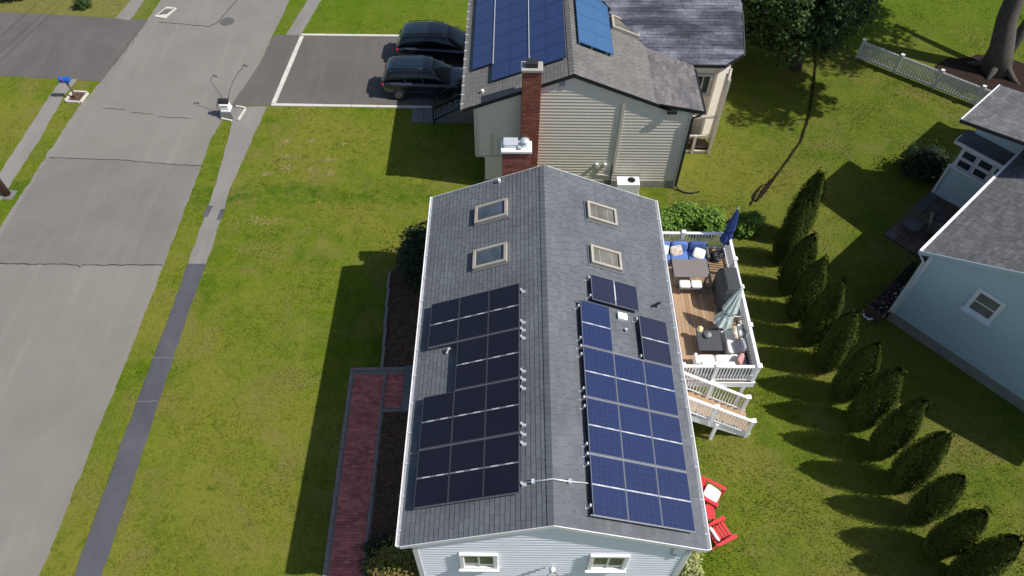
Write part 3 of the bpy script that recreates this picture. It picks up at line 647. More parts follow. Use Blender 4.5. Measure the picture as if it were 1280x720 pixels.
# ================================================================ FAR HOUSE (beige)
fh = thing('beige_house', 'beige sided two storey house with brick chimney and brown grey roof behind the foreground house', 'house', (1.3, 22, 0))
FRX, FRZ, FSL, YR0, YG = 1.34, 6.28, .401, 18.33, 18.41
YB = 28.6
fz = lambda x: FRZ-FSL*abs(x-FRX)
sz = lambda x: fz(4.81)-.19*(x-4.81)
top = lambda x: (fz(x) if x < 4.81 else sz(x))-.16
# walls: upper storey overhangs the lower one on the left
MB().plate([(-2.67, YG, 1.86), (6.42, YG, 1.86), (6.42, YG, top(6.42)), (4.81, YG, top(4.81)), (FRX, YG, top(FRX)), (-2.67, YG, top(-2.67))], (0, YB-YG, 0)).build('upper_wall', 'siding_b', fh)
MB().box(-2.31, YG, 0, 6.42, YB, 1.86).build('lower_wall', 'siding_b', fh)
MB().box(-2.36, YG-.04, 0, 6.46, YB, .42).build('foundation', 'foundation', fh)
def lr_top(z):
    l = max(-2.67 if z > 1.86 else -2.31, FRX-(FRZ-.16-z)/FSL)
    if z < top(6.42): r = 6.42
    elif z < top(4.81): r = 4.81+(fz(4.81)-.16-z)/.19
    else: r = FRX+(FRZ-.16-z)/FSL
    return l, r
siding((0, YG, 0), (1, 0, 0), (.42, 6.1), lr_top, (0, -1, 0), e=.165, t=.03).build('siding', 'siding_b', fh, kind='stuff')
siding((-2.67, 0, 0), (0, 1, 0), (1.86, 4.4), lambda z: (YG, YB), (-1, 0, 0), e=.165, t=.03).build('siding', 'siding_b', fh, kind='stuff')
siding((6.42, 0, 0), (0, 1, 0), (.42, 4.4), lambda z: (YG, 20.9), (1, 0, 0), e=.165, t=.03).build('siding', 'siding_b', fh, kind='stuff')
for x, z0, z1 in ((-2.67, 1.86, 4.5), (6.42, .0, 4.38), (3.51, .95, 4.85)):
    MB().box(x-.06, YG-.075, z0, x+.06, YG+.03, z1).build('corner_trim', 'beige', fh)
MB().box(-2.0, YG-.06, 1.9, -1.93, YG, 3.1).build('pipe', 'beige', fh); MB().box(-1.72, YG-.06, 1.9, -1.66, YG, 2.9).build('pipe', 'beige', fh)
MB().box(-2.7, YG-.05, 1.8, -.75, YG, 1.87).build('skirt_board', 'beige', fh)
MB().box(.80, YG-.05, 5.55, 1.02, YG, 5.95).build('gable_vent', 'pillow_grey', fh)
MB().tube([(3.44, YG-.06, 1.4), (3.44, YG-.06, .2)], .03, 8).build('pipe', 'black', fh)
for x in (2.72, 3.1): MB().box(x-.06, YG-.13, 1.32, x+.06, YG, 1.48).build('outlet_box', 'white_paint', fh)
MB().tube([(2.75, YG-.04, 1.3), (2.8, YG-.05, .8), (3.3, YG-.05, .75)], .02, 6).build('pipe', 'beige', fh)
# roof
nL = Vector((-FSL, 0, 1)).normalized(); nR = Vector((FSL, 0, 1)).normalized(); nS = Vector((.19, 0, 1)).normalized()
rl = MB().plate([(FRX, YR0, FRZ-.012), (-3.19, YR0, fz(-3.19)-.012), (-3.19, YB+.1, fz(-3.19)-.012), (FRX, YB+.1, FRZ-.012)], -nL*.14).build('roof_slope', 'shingle_far', fh)
rr = MB().plate([(FRX, YR0, FRZ-.012), (4.81, YR0, fz(4.81)-.012), (4.81, YB+.1, fz(4.81)-.012), (FRX, YB+.1, FRZ-.012)], -nR*.14).build('roof_slope', 'shingle_far', fh)
rs = MB().plate([(4.81, YR0, sz(4.81)-.012), (6.88, YR0, sz(6.88)-.012), (6.88, 24, sz(6.88)-.012), (4.81, 24, sz(4.81)-.012)], -nS*.14).build('shed_roof_slope', 'shingle_pink', fh)
shingles((-3.19, YR0, fz(-3.19)-.01), (0, 1, 0), (1, 0, FSL), 9.5, 4.53*1.0774, .15, .32, seed=21, t=.013).build('shingles', 'shingle_far', rl, kind='stuff')
shingles((4.81, YR0, fz(4.81)-.01), (0, 1, 0), (-1, 0, FSL), 9.5, 3.47*1.0774, .15, .32, seed=22, t=.013).build('shingles', 'shingle_far', rr, kind='stuff')
shingles((6.88, YR0, sz(6.88)-.01), (0, 1, 0), (-1, 0, .19), 3.6, 2.07*1.018, .15, .34, seed=23, t=.018).build('shingles', 'shingle_pink', rs, kind='stuff')
b = MB(); y = YR0
while y < 27.5:
    for sx in (-1, 1):
        b.add([(FRX, y, FRZ+.03), (FRX+sx*.2, y, FRZ+.03-.4*.2), (FRX+sx*.2, y+.24, FRZ+.012-.4*.2), (FRX, y+.24, FRZ+.012)], [(0, 1, 2, 3)])
    y += .22
b.build('ridge_cap', 'shingle_far', fh, kind='stuff')
def rake(a, b_, h=.15): MB().plate([(a[0], YR0-.03, a[1]+.02), (b_[0], YR0-.03, b_[1]+.02), (b_[0], YR0-.03, b_[1]-h), (a[0], YR0-.03, a[1]-h)], (0, .03, 0)).build('rake_board', 'blacktrim', fh)
rake((-3.19, fz(-3.19)), (FRX-.01, fz(FRX-.01))); rake((FRX+.01, fz(FRX+.01)), (5.55, fz(5.55))); rake((5.0, sz(5.0)), (6.88, sz(6.88)))
MB().box(5.35, YR0-.12, fz(5.55)-.18, 5.75, YR0-.03, fz(5.55)-.04).build('rake_end', 'blacktrim', fh)
MB().box(-3.28, YR0, fz(-3.19)-.13, -3.19, YB, fz(-3.19)+.0).build('gutter', 'shingle_far', fh)
b = MB(); y = YR0+.3
while y < 27: b.box(-3.3, y, fz(-3.19)-.0, -3.16, y+.05, fz(-3.19)+.03); y += .62
b.build('hanger', 'galv', fh, kind='stuff')
MB().box(6.88, YR0, sz(6.88)-.13, 6.99, 21.2, sz(6.88)).build('gutter', 'blacktrim', fh)
MB().tube([(6.93, YR0+.05, 4.45), (6.75, YR0-.05, 4.32), (6.50, YG-.08, 4.15), (6.50, YG-.08, .2), (6.6, YG-.25, .06)], .055, 8).build('downpipe', 'blacktrim', fh)
MB().tube([(6.6, YG-.2, .04), (6.9, YG-.4, .04), (7.3, YG-.42, .04), (7.6, YG-.3, .04)], .035, 6).build('drain_hose', 'black', fh)
# chimney on the gable
fc = MB().box(-.72, 17.98, 0, .02, YG, 6.62).build('chimney', 'mortar', fh)
brickwork(-.72, 17.98, 1.0, .02, YG, 6.62, 'SWE').build('brick', 'brick', fc, kind='stuff')
MB().box(-.78, 17.92, 6.62, .08, 18.52, 6.74).build('crown', 'concrete', fc, bevel=.02); MB().box(-.58, 18.05, 6.74, -.12, 18.42, 6.96).build('flue_cap', 'plastic', fc, bevel=.02)
# long skylight, vents
uR = Vector((1, 0, -FSL)).normalized(); c0 = Vector((3.85, 23.05, fz(3.85)))
b = MB()
for s in (-1, 1): b.obox(c0+Vector((0, s*.42, 0))+nR*.08, uR*.68, nR*.09, Vector((0, .05, 0))); b.obox(c0+uR*s*.63+nR*.08, uR*.05, nR*.088, Vector((0, .37, 0)))
o = b.build('skylight', 'frame_s', fh); MB().obox(c0+nR*.08, uR*.58, nR*.01, Vector((0, .37, 0))).build('pane', 'glass_blind', o)
MB().lathe((4.25, 24.3, fz(4.25)-.05), [(.05, 0), (.05, .6), (.06, .61)], 10).build('vent_pipe', 'white', fh); MB().lathe((4.25, 24.3, fz(4.25)-.05), [(.17, 0), (.15, .07), (.06, .14)], 12).build('vent_collar', 'white', fh)
MB().box(4.38, 23.5, fz(4.4)-.03, 4.62, 23.72, fz(4.4)+.16).build('roof_vent', 'plastic', fh)
MB().lathe((-2.35, 18.95, fz(2.35+.33)-1.0+1.0-.0), [(.05, 0)], 8)
MB().lathe((-2.36, 19.05, fz(-2.36)-.02), [(.06, 0), (.06, .14)], 8).build('vent_pipe', 'white', fh)
# rear wing with clipped corners
wz = lambda y: 4.52+.5*(y-21.5)
wp = [(2.4, 24.9), (4.0, 23.0), (4.9, 22.15), (6.3, 21.55), (6.6, 21.5), (8.33, 21.5), (9.2, 22.03), (9.2, 23.9), (8.9, 25.2), (2.4, 25.2)]
nW = Vector((0, -.5, 1)).normalized()
rw = MB().plate([(x, y, wz(y)-.012) for x, y in wp], -nW*.15).build('wing_roof_slope', 'shingle_dark', fh)
def inp(px, py, poly):
    c = False; n = len(poly)
    for i in range(n):
        a, b_ = poly[i], poly[(i+1) % n]
        if (a[1] > py) != (b_[1] > py) and px < (b_[0]-a[0])*(py-a[1])/(b_[1]-a[1])+a[0]: c = not c
    return c
shingles((2.4, 21.5, wz(21.5)-.01), (1, 0, 0), (0, 1, .5), 6.8, 4.1, .16, .45, inside=lambda u, v: inp(2.4+u, 21.5+v/1.118, wp), seed=24, t=.018).build('shingles', 'shingle_dark', rw, kind='stuff')
MB().plate([(2.4, 25.2, wz(25.2)-.02), (8.9, 25.2, wz(25.2)-.02), (9.4, 28.4, 4.6), (2.4, 28.4, 4.6)], (0, -.05, -.13)).build('wing_roof_slope', 'shingle_dark', fh)
for a, b_ in (((6.95, 21.5), (8.33, 21.49)), ((8.33, 21.49), (9.2, 22.02)), ((9.2, 22.02), (9.21, 23.9))):
    MB().bar((a[0], a[1]-.02, wz(a[1])-.07), (b_[0]+.01, b_[1]-.02, wz(b_[1])-.07), .05, .15).build('eave_board', 'blacktrim', fh)
MB().poly([(6.42, 21.75), (8.1, 21.75), (8.85, 22.3), (8.95, 28), (6.42, 28)], 0, 4.40).build('wing_wall', 'siding_b', fh)
for x, y in ((7.0, 21.74), (8.1, 21.74)): MB().box(x-.06, y-.06, 0, x+.06, y, 4.4).build('corner_trim', 'beige', fh)
window(fh, (7.55, 21.74, 3.3), (1, 0, 0), (0, -1, 0), .8, 1.1, frame='beige')
# side porch with stair
pr = thing('side_porch', 'tall pale wooden porch frame with brown steps on the right side of the beige house', 'porch', (7.4, 20.9, 0))
for x, y in ((8.42, 20.75), (8.62, 21.5), (7.6, 20.75)): MB().box(x-.06, y-.06, 0, x+.06, y+.06, 4.3 if x > 8 else 1.1).build('post', 'beige', pr)
for z in (.12, 1.05, 2.2): MB().bar((6.5, 20.75, z), (8.42, 20.75, z), .07, .12).build('rail', 'beige', pr)
for z in (.12, 1.2, 2.4, 3.3, 4.25): MB().bar((8.42, 20.75, z), (8.62, 21.5, z), .07, .10).build('rail', 'beige', pr)
MB().box(8.44, 20.85, .2, 8.5, 21.45, 4.1).build('screen_panel', 'beige', pr)
for k in range(9): MB().box(7.65, 20.9+k*.0+.0, .2+k*.24, 8.36, 21.5-.0*k, .24+k*.24).build('tread', 'post', pr) if k < 1 else MB().box(6.5, 20.85+.07*k, .2+k*.2, 7.5, 21.3+.03*k, .24+k*.2).build('tread', 'post', pr)

# solar arrays on the beige house
fa = thing('solar_array', 'large dark blue solar array on the beige house roof, left of the ridge', 'solar array', (-1, 23, 5.5), group='solar arrays on the house roofs')
RF = (FRX, FRZ)
for k in range(8):
    place_panel(fa, -1, RF, FSL, .26, 19.45+k*1.03, 1.63, 1.02, 'pv_far', 'pv_edge', off=.12, pads=False, midm='pv_edge')
    place_panel(fa, -1, RF, FSL, 1.91, 19.45+k*1.03, 1.63, 1.02, 'pv_far', 'pv_edge', off=.12, pads=False, midm='pv_edge')
for k in range(4): place_panel(fa, -1, RF, FSL, 3.56, 20.68+k*1.66, .92, 1.65, 'pv_far', 'pv_edge', off=.12, pads=False, midm='pv_edge')
MB().bar((FRX-1.90*.928, 19.4, FRZ-1.9*.372+.13), (FRX-1.90*.928, 27.6, FRZ-1.9*.372+.13), .03, .03).build('rail', 'galv', fa); MB().bar((FRX-3.55*.928, 20.6, FRZ-3.55*.372+.13), (FRX-3.55*.928, 27.6, FRZ-3.55*.372+.13), .03, .03).build('rail', 'galv', fa)
fb = thing('solar_array', 'narrow bright blue solar array right of the ridge on the beige house', 'solar array', (2.3, 23, 6), group='solar arrays on the house roofs')
for k in range(7): place_panel(fb, 1, RF, FSL, .25, 20.45+k*1.03, 1.62, 1.02, 'pv_bright', 'pv_edge_b', off=.16, pads=False, midm='pv_edge_b')
b = MB()
for a in (.3, .9, 1.6): p = Vector((FRX, 20.5, FRZ))+uR*a; b.obox(p+nR*.06, uR*.02, nR*.07, Vector((0, .02, 0)))
b.build('mount', 'galv', fb, kind='stuff')
# condenser
cu = thing('heat_pump', 'white outdoor heat pump unit with round black fan grille beside the beige wall', 'air conditioner', (4.15, 17.95, 0))
MB().box(3.66, 17.66, .12, 4.68, 18.2, .86).build('housing', 'white', cu, bevel=.02)
MB().lathe((4.32, 17.96, .862), [(.18, 0), (.18, .01)], 20).build('fan_opening', 'plastic', cu)
b = MB()
for k in range(5): a = k*math.pi/5; b.bar((4.32-.16*math.cos(a), 17.96-.16*math.sin(a), .88), (4.32+.16*math.cos(a), 17.96+.16*math.sin(a), .88), .012, .01)
b.build('grille', 'black', cu); MB().box(3.6, 17.7, 0, 4.75, 18.2, .1).build('pad', 'concrete', cu)
for x in (3.8, 4.5): MB().box(x-.04, 17.8, .08, x+.04, 18.1, .125).build('foot', 'black', cu)
# entry stair left of the beige house
es = thing('entry_stair', 'grey entry stair with black railing in the shade left of the beige house', 'stairs', (-4.2, 23.1, 0))
for k in range(5): MB().box(-4.95+k*.32, 22.75, k*.2, -2.75, 23.6, (k+1)*.2).build('step', 'greyconc', es)
for yy in (22.72, 23.63):
    for p, q in (((-5.0, yy, .98), (-3.4, yy, 1.95)), ((-5.0, yy, .2), (-3.4, yy, 1.17)), ((-3.4, yy, 1.95), (-2.75, yy, 1.95))): MB().bar(p, q, .05, .05).build('rail', 'black', es)
    for k in range(13):
        x = -5.0+k*.133; z = .2+k*.081; MB().box(x-.012, yy-.012, z, x+.012, yy+.012, z+.78).build('baluster', 'black', es)
    MB().box(-5.04, yy-.03, 0, -4.98, yy+.03, 1.05).build('post', 'black', es)
ep = thing('entry_path', 'small paved path of dark grey slabs below the driveway in the shade of the beige house', 'path', (-5.6, 23.2, 0))
for i, (x, y) in enumerate([(-6.15, 22.75), (-5.55, 22.75), (-6.15, 23.3), (-5.55, 23.3)]): MB().box(x, y, 0, x+.57, y+.52, .05).build('paving_slab', 'greyconc', ep)
for i, (x, y) in enumerate([(-6.9, 23.1), (-7.2, 22.75), (-6.75, 22.7), (-6.6, 23.4)]):
    pass

# ================================================================ DECK
FLZ, RTZ = 2.1, 3.05; DX0, DX1, DY0, DY1 = 3.78, 7.40, 6.75, 12.9
dk = thing('wooden_deck', 'raised cedar deck with white vinyl railings on the right side of the foreground house', 'deck', (5.6, 9.8, 0))
x = DX0
while x < 6.45: MB().box(x+.004, DY0+.02, FLZ-.03, min(x+.14, 6.45)-.004, 12.75, FLZ+random.uniform(-.002, .002)).build('deck_board', random.choice(['wood', 'wood', 'wood2']), dk); x += .14
y = DY0+.02
while y < 12.75: MB().box(6.455, y+.004, FLZ-.03, 7.32, min(y+.14, 12.75)-.004, FLZ+random.uniform(-.002, .002)).build('deck_board', random.choice(['wood', 'wood2']), dk); y += .14
MB().box(DX0, 12.755, FLZ-.03, 7.38, DY1, FLZ+.001).build('deck_board', 'wood', dk)
for a in ((DX0, DY0-.03, DX1+.03, DY0), (DX0, DY1, DX1+.03, DY1+.03), (DX1, DY0, DX1+.03, DY1)): MB().box(a[0], a[1], FLZ-.28, a[2], a[3], FLZ+.01).build('fascia', 'white', dk)
for k in range(9): MB().box(DX0+.3+k*.4, DY0+.05, FLZ-.24, DX0+.34+k*.4, DY1-.05, FLZ-.035).build('joist', 'post', dk)
for x, y in ((7.2, 6.95), (7.2, 9.8), (7.2, 12.7), (5.4, 6.95), (5.4, 12.7)): MB().box(x-.07, y-.07, 0, x+.07, y+.07, FLZ-.24).build('support_post', 'white', dk)
BAL = MB().box(-.018, -.018, 0, .018, .018, .80).mesh('baluster', M['white'])
PST = MB().box(-.055, -.055, -.28, .055, .055, 1.0).mesh('railing_post', M['white'])
CAP = MB().box(-.085, -.085, 1.0, .085, .085, 1.03).add([(-.07, -.07, 1.03), (.07, -.07, 1.03), (.07, .07, 1.03), (-.07, .07, 1.03), (0, 0, 1.075)], [(0, 1, 4), (1, 2, 4), (2, 3, 4), (3, 0, 4)]).mesh('post_cap', M['white'])
def railing(par, p, q, posts, n, zp=None):
    p, q = Vector(p), Vector(q)
    MB().bar(p+Vector((0, 0, .93)), q+Vector((0, 0, .93)), .10, .055).build('top_rail', 'white', par); MB().bar(p+Vector((0, 0, .10)), q+Vector((0, 0, .10)), .05, .06).build('bottom_rail', 'white', par)
    for k in range(n):
        r = p.lerp(q, (k+.5)/n); add('baluster', BAL, par, r+Vector((0, 0, .11)))
    for t in posts: r = p.lerp(q, t); o = add('railing_post', PST, par, r); add('post_cap', CAP, o, r)
railing(dk, (DX0+.05, DY1-.06, FLZ), (DX1-.06, DY1-.06, FLZ), (0, .5, 1), 30)
railing(dk, (DX1-.06, DY0+.06, FLZ), (DX1-.06, DY1-.06, FLZ), (0, .28, .56, .78), 50)
railing(dk, (4.75, DY0+.06, FLZ), (DX1-.06, DY0+.06, FLZ), (0, .46), 24)
# deck stair, descending to the right along the south side
ds = thing('deck_stair', 'white railed cedar stair descending from the deck onto the back lawn', 'stairs', (6, 6.2, 0))
SX0, SX1, SY0, SY1 = 4.55, 7.55, 5.72, 6.66; nst = 11
for k in range(nst):
    x0 = SX0+(SX1-SX0)*k/nst; z = FLZ-(k+1)*FLZ/(nst+1)+.02
    MB().box(x0, SY0+.04, z-.035, x0+(SX1-SX0)/nst*1.06, SY1-.04, z).build('tread', 'wood', ds); MB().box(x0+.26, SY0+.05, z-.18, x0+.275, SY1-.05, z-.035).build('riser', 'white', ds)
MB().box(3.78, SY0, FLZ-.04, SX0, DY0-.04, FLZ-.01).build('landing', 'wood', ds)
for yy in (SY0, SY1):
    MB().plate([(SX0-.3, yy, FLZ), (SX1+.02, yy, .22), (SX1+.02, yy, 0), (SX1-.25, yy, 0), (SX0-.3, yy, FLZ-.36)], (0, .035, 0)).build('stringer', 'white', ds)
    P, Q = (SX0, yy, FLZ-.03), (SX1-.12, yy, .22)
    railing(ds, P, Q, (0, .48, 1), 24)
MB().bar((6.2, SY0-.02, 1.0), (6.15, SY0-.1, 0), .10, .10, (1, 0, 0)).build('support_post', 'white', ds)

# ---------------------------------------------------------------- deck furniture
Z0 = FLZ+.004
sf = thing('outdoor_sofa', 'blue cushioned grey wicker sofa against the far white deck railing', 'sofa', (5.4, 12.3, Z0))
MB().box(4.35, 11.9, Z0, 6.55, 12.65, Z0+.30).build('base', 'wicker', sf, bevel=.03); MB().box(4.35, 12.5, Z0+.3, 6.55, 12.65, Z0+.72).build('backrest', 'wicker', sf, bevel=.03); MB().box(6.45, 11.95, Z0+.3, 6.57, 12.5, Z0+.55).build('armrest', 'wicker', sf, bevel=.03)
for k in range(3):
    MB().ell((4.72+k*.69, 12.18, Z0+.38), (.335, .31, .085), .35).build('seat_cushion', 'cush_blue', sf, smooth=True)
    MB().ell((4.72+k*.69, 12.42, Z0+.62), (.325, .10, .22), .4, R=Matrix.Rotation(rad(-12), 3, 'X')).build('back_cushion', 'cush_navy' if k == 2 else 'cush_blue', sf, smooth=True, label='darker navy back cushion' if k == 2 else None)
def pillow(name, lab, c, r, mt, R, group=None):
    o = MB().ell(c, r, .45, 14, 10, R.to_3x3()).build(name, mt, None, smooth=True); me = o.data
    return tag(o, lab, 'pillow', group)
RXm = lambda a, b=0, c=0: Matrix.Rotation(rad(c), 4, 'Z') @ Matrix.Rotation(rad(b), 4, 'Y') @ Matrix.Rotation(rad(a), 4, 'X')
pillow('throw_pillow', 'white throw pillow at the left end of the blue deck sofa by the eave', (4.78, 12.25, Z0+.60), (.22, .07, .20), 'cush_white', RXm(-35, 10, 12))
pillow('throw_pillow', 'patterned tan and white throw pillow in the middle of the blue deck sofa', (5.28, 12.22, Z0+.60), (.23, .07, .21), 'pillow_pat', RXm(-40, -12, 5))
pillow('throw_pillow', 'white throw pillow on the right end of the blue deck sofa below the navy cushion', (6.15, 12.12, Z0+.56), (.24, .07, .21), 'cush_white', RXm(-50, 14, -10))
dt = thing('dining_table', 'taupe rectangular outdoor table in front of the blue deck sofa', 'table', (5.7, 11.3, Z0))
MB().box(5.03, 10.88, Z0+.64, 6.36, 11.74, Z0+.68).build('tabletop', 'taupe', dt, bevel=.012)
for x in (5.12, 6.27):
    for y in (10.97, 11.65): MB().box(x-.035, y-.035, Z0, x+.035, y+.035, Z0+.64).build('leg', 'taupe', dt)
MB().box(5.15, 10.95, Z0+.56, 6.24, 11.67, Z0+.635).build('apron', 'wicker', dt)
bn = thing('bench', 'low grey bench topped by two white cushions beneath the taupe deck table', 'bench', (5.65, 10.75, Z0))
MB().box(5.22, 10.56, Z0+.28, 6.12, 10.95, Z0+.34).build('seat', 'wicker', bn, bevel=.02)
for x in (5.27, 6.07):
    for y in (10.6, 10.91): MB().box(x-.03, y-.03, Z0, x+.03, y+.03, Z0+.28).build('leg', 'wicker', bn)
for x in (5.45, 5.89): MB().ell((x, 10.75, Z0+.39), (.205, .18, .055), .35).build('seat_cushion', 'cush_white', bn, smooth=True)
hs = thing('garden_hose', 'coiled black garden hose heap in the far right corner of the deck', 'hose', (6.9, 12.3, Z0))
pts = [(6.9+.26*math.cos(t)*(1-.012*t), 12.35+.24*math.sin(t)*(1-.012*t), Z0+.03+.006*t+.02*math.sin(3.1*t)) for t in [i*.35 for i in range(110)]]
MB().tube(pts, .032, 7).build('coil', 'plastic', hs, smooth=True); MB().tube([pts[0], (6.6, 12.2, Z0+.03), (6.62, 11.9, Z0+.03)], .02, 7).build('loose_end', 'plastic', hs, smooth=True)
MB().lathe((6.9, 12.35, Z0), [(.15, 0), (.17, .2), (.12, .24), (.02, .25)], 14).build('hose_pot', 'charcoal', hs, smooth=True)
def folded_umbrella(root, base, topp, zc, rmax, canvas, polemt, pole_r=.022, folds=8, ragged=.25):
    base, topp = Vector(base), Vector(topp); ax = (topp-base).normalized(); L = (topp-base).length
    MB().tube([base, topp], pole_r, 8).build('pole', polemt, root, smooth=True)
    a = ax.cross(Vector((0, 1, 0))).normalized(); c = ax.cross(a); rg = random.Random(3); vs = []; nn = folds*4; prof = [(0, .05), (.06, .16), (.2, .38), (.4, .62), (.6, .84), (.72, .60), (.78, .78), (.9, .97), (1.0, 1.05)]
    for t, r in prof:
        for k in range(nn):
            th = 2*math.pi*k/nn; rr = rmax*r*(1-ragged*(.5+.5*math.cos(th*folds+t*1.5))+rg.uniform(-.06, .06)); p = topp-ax*(t*zc)+(a*math.cos(th)+c*math.sin(th))*rr
            vs.append(p)
    fs = [(j*nn+k, j*nn+(k+1) % nn, (j+1)*nn+(k+1) % nn, (j+1)*nn+k) for j in range(len(prof)-1) for k in range(nn)]+[tuple(range((len(prof)-1)*nn, len(prof)*nn))]
    cn = MB().add(vs, fs).build('canopy', canvas, root, smooth=False)
    m_ = topp-ax*(.73*zc); MB().tube([m_-ax*.025, m_+ax*.025], rmax*.66, 16).build('tie_strap', canvas, cn)
    MB().tube([topp-ax*.02, topp+ax*.07], .02, 8).build('finial', polemt, root)
nu = thing('patio_umbrella', 'closed navy blue patio umbrella in the far right corner of the deck railing', 'umbrella', (7.3, 12.75, Z0))
folded_umbrella(nu, (7.2, 12.6, Z0), (7.32, 12.75, 4.55), 1.75, .24, 'navy_canvas', 'galv')
MB().lathe((7.2, 12.6, Z0), [(.22, 0), (.22, .05), (.05, .08), (.04, .3)], 16).build('base', 'charcoal', nu)
gr = thing('covered_grill', 'large barbecue grill under a charcoal cover beside the right deck railing', 'grill', (6.95, 10.4, Z0))
b = MB(); pr_ = [(6.58, 9.72, 7.27, 11.05, 0), (6.60, 9.74, 7.26, 11.02, .75), (6.62, 9.8, 7.25, 10.98, 1.02), (6.74, 9.92, 7.22, 10.9, 1.20)]
rings = []
for x0, y0, x1, y1, z in pr_: rings.append([(x0, y0), ((x0+x1)/2, y0-.01), (x1, y0), (x1+.01, (y0+y1)/2), (x1, y1), ((x0+x1)/2, y1+.01), (x0, y1), (x0-.02*(z < .5), (y0+y1)/2)])
vs = [(x+random.uniform(-.008, .008), y+random.uniform(-.008, .008), Z0+.03+z) for rg_, (_, _, _, _, z) in zip(rings, pr_) for x, y in rg_]
b.add(vs, [(j*8+k, j*8+(k+1) % 8, (j+1)*8+(k+1) % 8, (j+1)*8+k) for j in range(3) for k in range(8)]+[tuple(range(24, 32)), tuple(range(8))[::-1]]); b.build('cover', 'cover', gr, bevel=.03)
MB().obox((6.62, 10.35, Z0+.85), (.012, 0, 0), (0, .3, 0), (0, 0, .02)).build('strap', 'plastic', gr)
for x in (6.68, 7.18):
    for y in (9.85, 10.9): MB().lathe((x, y, Z0), [(.03, 0), (.03, .04)], 10).build('caster', 'black', gr)
cu2 = thing('cantilever_umbrella', 'closed pale mint cantilever umbrella with tan arm near the charcoal cube table', 'umbrella', (7.1, 9.1, Z0))
folded_umbrella(cu2, (6.50, 8.86, Z0+.32), (6.98, 9.42, 4.05), 1.65, .36, 'mint_canvas', 'galv', .03, 9, .3)
MB().bar((6.55, 9.07, Z0+.34), (7.30, 9.05, Z0+.62), .10, .07).build('arm', 'tan_metal', cu2); MB().bar((6.2, 9.0, Z0+.05), (7.2, 9.0, Z0+.05), .12, .08).build('cross_base', 'tan_metal', cu2); MB().bar((6.7, 8.6, Z0+.05), (6.7, 9.5, Z0+.05), .12, .075).build('cross_base', 'tan_metal', cu2)
MB().box(6.33, 8.84, Z0+.30, 6.52, 9.02, Z0+.48).build('crank_box', 'galv', cu2, bevel=.02); MB().lathe((6.44, 8.98, Z0+.48), [(.06, 0), (.07, .05), (.02, .08)], 12).build('crank_knob', 'white', cu2, smooth=True)
for x, y in ((6.45, 8.65), (6.62, 8.62)): MB().ell((x, y, Z0+.34), (.10, .06, .05), .8).build('lamp', 'white', cu2, smooth=True)
tb = thing('cube_table', 'charcoal square deck table holding a yellow candle and glass bowl', 'table', (6, 8.2, Z0))
MB().box(5.55, 7.78, Z0+.38, 6.40, 8.64, Z0+.43).build('tabletop', 'charcoal', tb, bevel=.012); MB().box(5.62, 7.85, Z0, 6.33, 8.57, Z0+.38).build('body', 'wicker', tb, bevel=.02)
cd_ = tag(MB().lathe((5.68, 8.62, Z0+.43), [(.10, 0), (.105, .02), (.105, .15), (.09, .16), (.085, .14), (.01, .14)], 18).build('candle', 'yellow', None, smooth=True), 'yellow pillar candle on the far left corner of the charcoal cube table', 'candle')
tag(MB().lathe((5.93, 8.38, Z0+.43), [(.05, 0), (.10, .03), (.13, .10), (.12, .10), (.08, .04), (.01, .03)], 18).build('glass_bowl', 'glass_bowl', None, smooth=True), 'clear glass bowl on the charcoal cube table next to the candle', 'bowl')
ls = thing('corner_sofa', 'white cushioned corner sofa wrapped round the near right corner of the deck', 'sofa', (6.6, 7.4, Z0))
MB().box(5.38, 6.92, Z0, 7.25, 7.62, Z0+.26).build('base', 'cush_white', ls, bevel=.03); MB().box(6.56, 7.62, Z0, 7.25, 8.78, Z0+.26).build('base', 'cush_white', ls, bevel=.03)
MB().box(5.38, 6.9, Z0+.26, 7.25, 7.0, Z0+.62).build('backrest', 'charcoal', ls, bevel=.02); MB().box(7.15, 7.0, Z0+.26, 7.25, 8.78, Z0+.62).build('backrest', 'charcoal', ls, bevel=.02); MB().box(5.34, 6.95, Z0+.2, 5.44, 7.62, Z0+.52).build('armrest', 'cush_white', ls, bevel=.02)
for x in (5.75, 6.36): MB().ell((x, 7.33, Z0+.35), (.295, .29, .09), .3).build('seat_cushion', 'cush_white', ls, smooth=True); MB().ell((x, 7.08, Z0+.54), (.29, .09, .17), .35).build('back_cushion', 'cush_white', ls, smooth=True)
for y in (7.36, 7.97, 8.5): MB().ell((6.86, y, Z0+.35), (.29, .285, .09), .3).build('seat_cushion', 'cush_white', ls, smooth=True)
for y in (7.9, 8.5): MB().ell((7.07, y, Z0+.54), (.08, .27, .17), .35).build('back_cushion', 'cush_white', ls, smooth=True)
pillow('throw_pillow', 'grey throw pillow against the right side of the white corner sofa', (6.98, 7.85, Z0+.60), (.08, .23, .21), 'pillow_grey', RXm(0, 32, 8))
pillow('throw_pillow', 'pink throw pillow in the corner of the white corner sofa', (6.90, 7.32, Z0+.58), (.20, .07, .17), 'pillow_pink', RXm(-35, 0, 50))
pillow('throw_pillow', 'crumpled pale patterned pillow at the far end of the white corner sofa', (6.9, 8.42, Z0+.58), (.22, .08, .18), 'pillow_pat', RXm(-30, 20, 75))
tw = tag(MB().plate([(7.08, 9.35, Z0+.5), (7.22, 9.33, Z0+.5), (7.24, 10.0-.3, Z0+.66), (7.10, 9.75, Z0+.66)], (-.02, 0, .05)).build('towel', 'towel', None, bevel=.02), 'red and white striped towel draped behind the mint umbrella', 'towel')
dc = thing('deck_chair', 'grey low deck chair behind the mint umbrella under the striped towel', 'chair', (7.1, 9.5, Z0))
